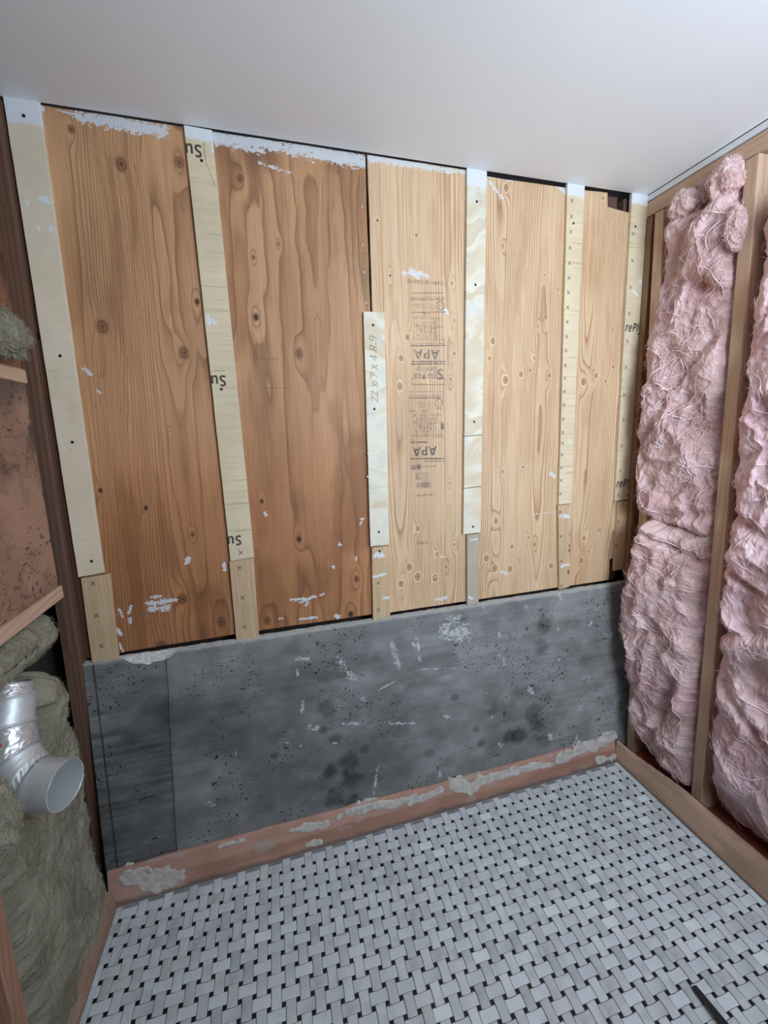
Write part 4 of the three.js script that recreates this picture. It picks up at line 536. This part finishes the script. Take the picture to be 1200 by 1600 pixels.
function batt(o) {
  const ns = o.ns ?? 130, nt = o.nt ?? 360, pos = [], uv = [], cl = [], idx = [], sg = o.side;
  for (let j = 0; j <= nt; j++) for (let i = 0; i <= ns; i++) {
    const s = i / ns, t = j / nt, y0 = mix(o.yb, o.yt, t), zl = o.zL(y0), zr = o.zR(y0), a = 2 * s - 1, e = 2 * t - 1;
    const pr = Math.pow(Math.max(0, 1 - Math.pow(Math.abs(a), o.px ?? 5)), 0.55) , pe = Math.pow(Math.max(0, 1 - Math.pow(Math.abs(e), o.pe ?? 16)), 0.5);
    let z = mix(zl, zr, s), y = y0; const zs = z;
    const wy = y + 0.12 * (fbm(y * 7, z * 8, o.seed) - 0.5), wz = z + 0.10 * (fbm(y * 7, z * 8, o.seed + 3) - 0.5);
    const f1 = ridge(wy * 4.2 + wz * 2.5, wz * 6 - wy * 1.5, o.seed + 5, 2), f2 = ridge(wy * 9 + wz * 6, wz * 16 - wy * 4, o.seed + 7, 3), f3 = fbm(wy * 42, wz * 60, o.seed + 9, 3), f4 = ridge(wy * 26 + wz * 30, wz * 40 - wy * 10, o.seed + 11, 2);
    let d = o.d1 * (f1 - 0.55) + o.d2 * (f2 - 0.5) + o.d3 * (f3 - 0.5) + o.d4 * (f4 - 0.5);
    const b = o.bulge(y, z, s); d = b + d * (0.35 + 0.65 * pr);
    if (o.creases) for (const [cy, cz, ang, len, dep, wd] of o.creases) { const dy = y - cy, dz = z - cz, u = dy * Math.sin(ang) + dz * Math.cos(ang), v = dy * Math.cos(ang) - dz * Math.sin(ang) + 0.012 * (fbm(y * 20, z * 20, 3) - 0.5); if (Math.abs(u) < len) d -= dep * Math.exp(-((v / wd) ** 2)) * Math.sqrt(1 - (u / len) ** 2); }
    const back = o.back ?? 0.085, x = o.x + sg * (-back + (back + d) * pr * pe);
    const rag = (1 - pr) ; z += o.rag * (fbm(y * 24, s * 3, o.seed + 13, 4) - 0.5) * (0.2 + Math.abs(a)); y += o.rag * (fbm(z * 24, t * 3, o.seed + 15, 4) - 0.5) * (0.3 + 0.9 * Math.pow(Math.abs(e), 6));
    pos.push(x, y, z); uv.push(z / 0.5 + o.seed * 0.13, y / 0.5);
    if (o.seam) { const sw = Math.pow(Math.max(0, e * o.seam), 10), so = 0.055 * (fbm(zs * 11, 2, 999, 3) - 0.5) - 0.10 * (zs - 0.2); pos[pos.length - 2] += so * sw; }
    const k = fbm(y * 11, z * 15, o.seed + 21, 4), v = mix(1.0, o.vary ?? 0.86, sst(0.35, 0.7, k)); cl.push(v, v * mix(1, o.hue ?? 0.96, sst(0.4, 0.7, fbm(y * 7, z * 7, o.seed + 25, 3))), v * (o.blue ?? 1));
  }
  for (let j = 0; j < nt; j++) for (let i = 0; i < ns; i++) { const a = j * (ns + 1) + i, b = a + ns + 1; if (sg < 0) idx.push(a, a + 1, b, b, a + 1, b + 1); else idx.push(a, b, a + 1, b, b + 1, a + 1); }
  const g = new THREE.BufferGeometry(); g.setAttribute('position', new THREE.Float32BufferAttribute(pos, 3)); g.setAttribute('uv', new THREE.Float32BufferAttribute(uv, 2)); g.setAttribute('color', new THREE.Float32BufferAttribute(cl, 3)); g.setIndex(idx); g.computeVertexNormals();
  const m = tag(mesh(o.name, g, o.mat), o.label, 'insulation', o.side < 0 ? 'pink insulation batts' : undefined);
  if (o.strands) {
    const R = rng(o.seed + 77), gs = [], V3 = (s, t, lift) => { const i = clamp(s * ns, 0, ns - 0.001), j = clamp(t * nt, 0, nt - 0.001), k = (Math.floor(j) * (ns + 1) + Math.floor(i)) * 3; return new THREE.Vector3(pos[k] + sg * lift, pos[k + 1], pos[k + 2]); };
    for (let n = 0; n < o.strands; n++) {
      let s = mix(0.08, 0.92, R()), t = mix(0.03, 0.97, R()), ang = o.sang + (R() - 0.5) * 1.6; const q = [], m = 7 + Math.floor(R() * 7), st = mix(0.008, 0.018, R()), bend = (R() - 0.5) * 0.5, hi = mix(0.002, 0.012, R() * R());
      for (let k = 0; k < m; k++) { q.push(V3(s, t, 0.001 + hi * Math.sin(Math.PI * k / (m - 1)))); const z0 = o.zL(mix(o.yb, o.yt, t)), z1 = o.zR(mix(o.yb, o.yt, t)); s += st * Math.cos(ang) / (z1 - z0); t += st * Math.sin(ang) / (o.yt - o.yb); ang += bend + (R() - 0.5) * 0.5; if (s < 0.03 || s > 0.97 || t < 0.02 || t > 0.98) break; }
      if (q.length > 3) { const r = mix(0.0003, 0.0019, R() ** 3), tg = new THREE.TubeGeometry(new THREE.CatmullRomCurve3(q), q.length * 3, r, 4, false), P = tg.attributes.position, L = q.length * 3, cv = new THREE.CatmullRomCurve3(q); for (let i = 0; i < P.count; i++) { const k = Math.floor(i / 5) / L, c = cv.getPointAt(clamp(k)), w = Math.pow(Math.sin(Math.PI * clamp(k, 0.04, 0.96)), 0.6); P.setXYZ(i, c.x + (P.getX(i) - c.x) * w, c.y + (P.getY(i) - c.y) * w * 1.6, c.z + (P.getZ(i) - c.z) * w); } tg.computeVertexNormals(); gs.push(tg); }
    }
    stuff(mesh('loose_strands', mergeGeometries(gs), o.fmat, m));
  }
  if (o.fib) fibres(m, pos, g.attributes.normal.array, o.fib, o.seed + 900, o.fmat, o.flow, o.len, o.thick, o.lift);
  return m;
}
function clump(o) {                                                     // a torn-off handful: a lumpy ellipsoid
  const g0 = mergeVertices(new THREE.IcosahedronGeometry(1, o.detail ?? 28).deleteAttribute('uv').deleteAttribute('normal')), P = g0.attributes.position, uv = [], cl = [];
  for (let i = 0; i < P.count; i++) {
    const x = P.getX(i), y = P.getY(i), z = P.getZ(i), w = 0.4 * (fbm(y * 2, z * 2 + x, o.seed) - 0.5), r = 1 + 0.55 * (ridge(y * 1.3 + x + w, z * 1.5 - x + w, o.seed + 2, 3) - 0.55) + 0.22 * (fbm(y * 6 + x * 2, z * 6 - x * 3, o.seed + 4, 4) - 0.5) + 0.12 * (ridge(y * 9 + z * 5, x * 9 + z * 4, o.seed + 6, 2) - 0.5);
    P.setXYZ(i, x * r * o.r[0], y * r * o.r[1], z * r * o.r[2]); uv.push((z * o.r[2] + x * o.r[0] * 0.7) / 0.5 + o.seed * 0.17, y * o.r[1] / 0.5 + x * 0.03); const v = mix(1.0, o.vary ?? 0.88, sst(0.35, 0.7, fbm(y * 2, z * 2 + x, o.seed + 8, 3))) * (o.tone ?? 1); cl.push(v, v, v);
  }
  g0.setAttribute('uv', new THREE.Float32BufferAttribute(uv, 2)); g0.setAttribute('color', new THREE.Float32BufferAttribute(cl, 3));
  if (o.turn) g0.rotateX(o.turn); g0.computeVertexNormals();
  const m = tag(mesh(o.name, g0, o.mat), o.label, 'insulation', o.mat === pink ? 'pink insulation tufts under the ceiling' : 'loose grey wool pieces'); m.position.copy(o.p);
  fibres(m, g0.attributes.position.array, g0.attributes.normal.array, o.fib ?? 900, o.seed + 900, o.fmat, o.flow ?? ((y, z, R) => R() * 6.28), o.len ?? [0.015, 0.05], o.thick, o.lift ?? 0.5); return m;
}
const pinkFlow = (y, z, R) => 1.0 + 1.5 * (fbm(y * 5, z * 7, 501, 2) - 0.5) * 3 + (R() < 0.3 ? (R() - 0.5) * 3 : (R() - 0.5) * 0.7);
{ // left bay, upper and lower batts
  const up = [[1044, 350], [1037, 395], [1028, 440], [1014, 462], [1008, 520], [1010, 600], [999, 645], [995, 720], [1002, 790], [1006, 825]], lowL = [[1000, 832], [990, 860], [980, 890], [973, 940], [967, 975], [974, 1020], [976, 1080], [976, 1110], [985, 1150], [1005, 1185], [1020, 1205]];
  const yTop = at(1090, 322, 'x', 2.07).y, yMid = at(1060, 822, 'x', 2.05).y;
  const studZ = (y) => 0.366 - 0.0155 * (y - 0.02) - 0.004;
  batt({ name: 'insulation_batt', side: -1, x: 2.068, yb: yMid - 0.008, yt: yTop, zL: ((f) => (y) => f(y) - 0.012)(table(up, 'x', 2.045, 'z')), zR: studZ, seed: 520, mat: pink, d1: 0.075, d2: 0.03, d3: 0.007, d4: 0.005, rag: 0.024, px: 9, pe: 30, seam: -1,
    bulge: (y, z, s) => 0.022 + 0.02 * sst(0.75, 0.2, s) + 0.01 * Math.sin(y * 9), creases: [[yMid + 0.03, 0.2, 0.3, 0.16, 0.03, 0.016], [1.86, 0.25, -0.5, 0.1, 0.03, 0.02], [1.95, 0.14, 1.2, 0.1, 0.03, 0.018], [1.4, 0.12, 1.1, 0.13, 0.022, 0.02], [1.62, 0.24, 1.0, 0.12, 0.02, 0.018]],
    label: 'upper pink fibreglass batt with long loose strands between the corner and the bare stud', fib: 2400, strands: 420, sang: 1.0, fmat: pinkFibre, flow: pinkFlow, len: [0.015, 0.05], thick: 0.7, lift: 0.5 });
  batt({ name: 'insulation_batt', side: -1, x: 2.066, yb: 0.09, yt: yMid + 0.006, zL: table(lowL, 'x', 2.02, 'z'), zR: studZ, seed: 560, mat: pink, d1: 0.07, d2: 0.03, d3: 0.007, d4: 0.005, rag: 0.024, px: 8, pe: 34, seam: 1,
    bulge: (y, z, s) => 0.02 + 0.05 * sst(0.8, 0.1, s) * sst(0.12, 0.45, y), creases: [[yMid - 0.08, 0.25, -0.35, 0.12, 0.03, 0.015], [0.35, 0.25, 1.35, 0.16, 0.028, 0.016], [0.62, 0.16, 0.5, 0.1, 0.022, 0.018], [0.24, 0.2, 2.2, 0.12, 0.03, 0.02]],
    label: 'lower pink fibreglass batt bulging over the corner of the concrete wall', fib: 2200, strands: 380, sang: -0.6, fmat: pinkFibre, flow: (y, z, R) => -0.7 + 1.4 * (fbm(y * 5, z * 7, 505, 2) - 0.5) * 3 + (R() - 0.5) * 1.2, len: [0.015, 0.05], thick: 0.7, lift: 0.5 });
  const tuft = (px, py, x, r, seed, label, o = {}) => clump({ name: 'insulation_tuft', p: at(px, py, 'x', x), r, seed, mat: pink, fmat: pinkFibre, label, fib: 350, ...o });
  tuft(1072, 320, 2.065, [0.036, 0.042, 0.042], 611, 'small pale pink tuft stuffed in the corner under the ceiling', { vary: 0.97 });
  tuft(1136, 286, 2.07, [0.042, 0.058, 0.046], 621, 'larger pink tuft stuffed beside the top of the bare stud');
  tuft(1103, 300, 2.095, [0.032, 0.04, 0.028], 631, 'brownish pink tuft between the pale tuft and the larger tuft', { tone: 0.85 });  // whole tuft toned a little darker than the other pink tufts
  tuft(1152, 356, 2.055, [0.03, 0.055, 0.022], 641, 'narrow pink fold hanging below the larger tuft against the bare stud');
}
{ // right bay
  const edge = [[1200, 385], [1190, 430], [1176, 520], [1163, 590], [1150, 680], [1136, 800], [1124, 900], [1113, 1050], [1102, 1130], [1098, 1235]], tx = table(edge, 'z', 0.4, 'x');
  batt({ name: 'insulation_batt', side: -1, x: 2.068, yb: 0.085, yt: 2.05, zL: (y) => 0.392 - 0.0155 * (y - 0.1) + 0.02, zR: () => 0.855, seed: 580, mat: pink, d1: 0.066, d2: 0.027, d3: 0.007, d4: 0.005, rag: 0.022, px: 9, pe: 30, ns: 170, nt: 420, vary: 0.93, hue: 0.985, blue: 1.07,
    bulge: (y, z, s) => clamp(2.068 - tx(y) , 0, 0.09) * sst(1.1, 0.3, s) + 0.024 - 0.03 * sst(0.3, 0.1, y), creases: [[0.78, 0.5, 0.4, 0.14, 0.025, 0.016], [1.1, 0.5, -0.4, 0.14, 0.02, 0.016], [0.5, 0.55, -0.7, 0.14, 0.03, 0.016], [1.35, 0.5, 0.5, 0.12, 0.02, 0.016], [0.95, 0.47, -0.5, 0.08, 0.03, 0.012]],
    label: 'tall lilac-pink fibreglass batt bulging past the bare stud at the right edge', fib: 2600, strands: 480, sang: -0.5, fmat: pinkFibre, flow: (y, z, R) => -0.5 + 1.6 * (fbm(y * 5, z * 7, 507, 2) - 0.5) * 3 + (R() - 0.5) * 1.2, len: [0.015, 0.05], thick: 0.7, lift: 0.5 });
}
{ // left wall: mineral wool
  const R0 = [[92, 1022], [112, 1072], [128, 1130], [142, 1190], [157, 1260], [162, 1330], [171, 1395], [176, 1420]];
  batt({ name: 'mineral_wool_slab', side: 1, x: 0.07, yb: -0.05, yt: 0.835, zL: table(R0, 'x', 0.082, 'z'), zR: () => 0.45, seed: 700, mat: wool, d1: 0.018, d2: 0.007, d3: 0.014, d4: 0.003, rag: 0.05, px: 7, pe: 26, ns: 150, nt: 260, vary: 0.82, hue: 0.99, back: 0.1,
    bulge: (y, z) => { const a = Math.hypot((y - 0.70) / 0.15, (z - 0.27 - 0.2 * (0.7 - y)) / 0.062), h = Math.hypot((y - 0.615) / 0.05, (z - 0.4) / 0.1); return 0.012 - 0.085 * sst(1.15, 0.6, a) - 0.09 * sst(1.1, 0.55, h) + 0.012 * sst(0.6, 0.75, y) + 0.018 * sst(0.25, 0.02, y) + 0.02 * (fbm(y * 16, z * 22, 733, 4) - 0.5) * sst(0.35, 0.6, y); },
    label: 'grey-green mineral wool slab filling the left wall around the galvanised duct', fib: 2500, fmat: woolFibre, flow: (y, z, R) => R() * 6.28, len: [0.006, 0.03], thick: 1, lift: 0.8 });
  clump({ name: 'mineral_wool_piece', p: at(-8, 1278, 'x', 0.14), r: [0.03, 0.075, 0.042], turn: 0.25, seed: 741, mat: wool, fmat: woolFibre, label: 'torn piece of grey wool in front of the galvanised elbow at the left edge', fib: 900, len: [0.008, 0.03], vary: 0.85 });
  clump({ name: 'mineral_wool_piece', p: at(6, 524, 'x', 0.1), r: [0.036, 0.05, 0.075], seed: 751, mat: wool, fmat: woolFibre, label: 'grey wool clump sticking out above the light wood batten high on the left', fib: 900, len: [0.01, 0.04], vary: 0.9 });
  { // wool-wrapped pipe lying under the rail
    const nu = 90, nv = 48, pos = [], uv = [], cl = [], idx = [];
    for (let i = 0; i <= nu; i++) for (let k = 0; k <= nv; k++) { const t = i / nu, a = k / nv * 6.2832, r = (0.046 + 0.014 * (fbm(t * 10, Math.cos(a) * 2 + Math.sin(a), 771, 3) - 0.5) + 0.014 * (ridge(t * 26, a * 2.2, 773, 3) - 0.5)) * Math.pow(Math.max(0, 1 - Math.pow(1 - Math.min(1, t * 12), 3)), 0.5); pos.push(0.036 + r * Math.cos(a), 0.922 + r * Math.sin(a), 0.072 + t * 0.5); uv.push(t * 1.0, a * 0.11); const v = mix(0.72, 1, fbm(t * 8, a, 775, 3)); cl.push(v, v, v); }
    for (let i = 0; i < nu; i++) for (let k = 0; k < nv; k++) { const a = i * (nv + 1) + k, b = a + nv + 1; idx.push(a, a + 1, b, b, a + 1, b + 1); }
    const g = new THREE.BufferGeometry(); g.setAttribute('position', new THREE.Float32BufferAttribute(pos, 3)); g.setAttribute('uv', new THREE.Float32BufferAttribute(uv, 2)); g.setAttribute('color', new THREE.Float32BufferAttribute(cl, 3)); g.setIndex(idx); g.computeVertexNormals();
    const m = tag(mesh('mineral_wool_roll', g, wool), 'rolled grey wool lying under the wooden rail of the mould-stained board', 'insulation'); fibres(m, pos, g.attributes.normal.array, 1200, 7711, woolFibre, (y, z, R) => R() * 6.28, [0.01, 0.035], 1, 0.7);
  }
}

// ------------------------------------------------------------------ galvanised duct elbow
{
  const ZT = paint(0, 0, 0.4, 0.4, 512, (X, Y, c) => { const n = fbm(X * 60, Y * 60, 3, 3), p = vn(X * 30, Y * 30, 5); c[0] = c[1] = c[2] = 180 + 30 * (n - 0.5); c[1] = 120 + 70 * (n - 0.5) + 30 * p; c[3] = n; }); ZT.repeat();
  const zinc = smooth(col(206, 209, 210), 0.45, { metalness: 0.45, roughnessMap: null, bumpMap: ZT.bumpMap, bumpScale: 0.0006, side: THREE.DoubleSide }), foil = smooth(col(208, 206, 208), 0.36, { metalness: 0.6, bumpMap: ZT.bumpMap, bumpScale: 0.003, side: THREE.DoubleSide });
  const V = (x, y, z) => new THREE.Vector3(x, y, z), cen = [V(0.2, 0.692, 0.402), V(0.132, 0.694, 0.381), V(0.092, 0.735, 0.355), V(0.072, 0.8, 0.325), V(0.07, 0.856, 0.297), V(0.069, 0.886, 0.283)], KR = 0.82, rad = [0.0595, 0.059, 0.0575, 0.056, 0.054, 0.046].map((r) => r * KR);
  const nrm = [V(0.95, 0, 0.3), V(0.93, -0.15, 0.28), V(0.62, -0.65, 0.42), V(0.18, -0.86, 0.48), V(0.03, -0.9, 0.42), V(-0.1, -0.85, 0.4)].map((v) => v.normalize());
  const ringAt = (c, n, r, k, N, crimp = 0) => { const u = V(0, 0, 1).cross(n).normalize(), w = n.clone().cross(u), a = k / N * 6.2832, rr = r * (1 + crimp * Math.cos(a * 22)); return c.clone().addScaledVector(u, rr * Math.cos(a)).addScaledVector(w, rr * Math.sin(a)); };
  function shell(list, N = 56) { const pos = [], uv = [], idx = []; list.forEach(([c, n, r, cr], i) => { for (let k = 0; k <= N; k++) { const p = ringAt(c, n, r * KR, k, N, cr ?? 0); pos.push(p.x, p.y, p.z); uv.push(k / N * 0.9, i * 0.1); } }); for (let i = 0; i < list.length - 1; i++) for (let k = 0; k < N; k++) { const a = i * (N + 1) + k, b = a + N + 1; idx.push(a, b, a + 1, b, b + 1, a + 1); } const g = new THREE.BufferGeometry(); g.setAttribute('position', new THREE.Float32BufferAttribute(pos, 3)); g.setAttribute('uv', new THREE.Float32BufferAttribute(uv, 2)); g.setIndex(idx); g.computeVertexNormals(); return g; }
  const o = cen[1].clone(), root = new THREE.Group(); root.name = numbered('galvanised_duct'); root.position.copy(o); scene.add(root); tag(root, 'open galvanised metal duct elbow poking out of the wool on the left', 'duct');
  const put = (name, g, mat) => mesh(name, g.translate(-o.x, -o.y, -o.z), mat, root);
  const L = (a, b, t) => a.clone().lerp(b, t);
  // open collar: rolled lip, wall and inner face, then crimped end
  put('collar', shell([[L(cen[0], cen[1], 0.9), nrm[1], 0.0565], [cen[0].clone().add(V(-0.002, 0, 0)), nrm[0], 0.0578], [cen[0], nrm[0], 0.0586], [cen[0].clone().add(V(-0.001, 0, 0)), nrm[0], 0.0598], [L(cen[0], cen[1], 0.5), nrm[0], 0.0597], [L(cen[0], cen[1], 0.78), nrm[0], 0.0594], [L(cen[0], cen[1], 0.84), nrm[0], 0.0634], [L(cen[0], cen[1], 0.9), nrm[1], 0.0592], [L(cen[0], cen[1], 0.95), nrm[1], 0.0636], [cen[1], nrm[1], 0.0588]]), zinc);
  put('crimped_end', shell([[cen[1], nrm[1], 0.0588, 0.006], [L(cen[1], cen[2], 0.2), L(nrm[1], nrm[2], 0.2).normalize(), 0.0572, 0.018], [L(cen[1], cen[2], 0.38), L(nrm[1], nrm[2], 0.38).normalize(), 0.0572, 0.012]], 176), zinc);
  const gore = (i, r0, r1, mat, t0 = 0, t1 = 1) => put('gore', shell([0, 0.04, 0.1, 0.5, 0.9, 0.97, 1].map((t) => { const s = mix(t0, t1, t), n = L(nrm[i], nrm[i + 1], s).normalize(); return [L(cen[i], cen[i + 1], s), n, mix(r0, r1, t) + (t === 0.04 || t === 0.97 ? 0.0028 : 0)]; })), mat);
  gore(1, 0.0575, 0.057, zinc, 0.3, 1); gore(2, 0.057, 0.056, foil); gore(3, 0.056, 0.054, zinc); gore(4, 0.053, 0.046, foil);
  for (const i of [3, 4]) { const pts = Array.from({ length: 48 }, (_, k) => ringAt(cen[i], nrm[i], rad[i] + 0.002, k, 48)); put('bead', new THREE.TubeGeometry(new THREE.CatmullRomCurve3(pts, true), 72, 0.0028, 6, true), zinc); }
  const rust = smooth(col(150, 62, 50), 0.6);
  for (const [i, a] of [[2, 10], [1, 13]]) { const p = ringAt(L(cen[i], cen[i + 1], 0.55), L(nrm[i], nrm[i + 1], 0.55).normalize(), 0.0565 * KR, a, 48), g = new THREE.SphereGeometry(0.0055, 12, 8); g.scale(1, 0.8, 1); g.translate(p.x, p.y, p.z); put('screw_head', g, rust); }
}
{ // thin black bar at the bottom edge
  const a = new THREE.Vector3(1.617, 0.0055, 0.735), b = new THREE.Vector3(1.594, 0.075, 1.06), len = a.distanceTo(b), sh = new THREE.Shape(); const w = 0.0062, t = 0.0035, c = 0.0012;
  sh.moveTo(-w + c, -t); sh.lineTo(w - c, -t); sh.lineTo(w, -t + c); sh.lineTo(w, t - c); sh.lineTo(w - c, t); sh.lineTo(-w + c, t); sh.lineTo(-w, t - c); sh.lineTo(-w, -t + c);
  const g = new THREE.ExtrudeGeometry(sh, { depth: len, bevelEnabled: true, bevelSize: 0.0008, bevelThickness: 0.0008, bevelSegments: 1 });
  const m = mesh('black_bar', g, smooth(col(34, 36, 42), 0.45)); m.position.copy(a); m.lookAt(b); tag(m, 'thin black bar lying on the marble floor tiles at the bottom right', 'bar');
}
renderer.render(scene, camera);
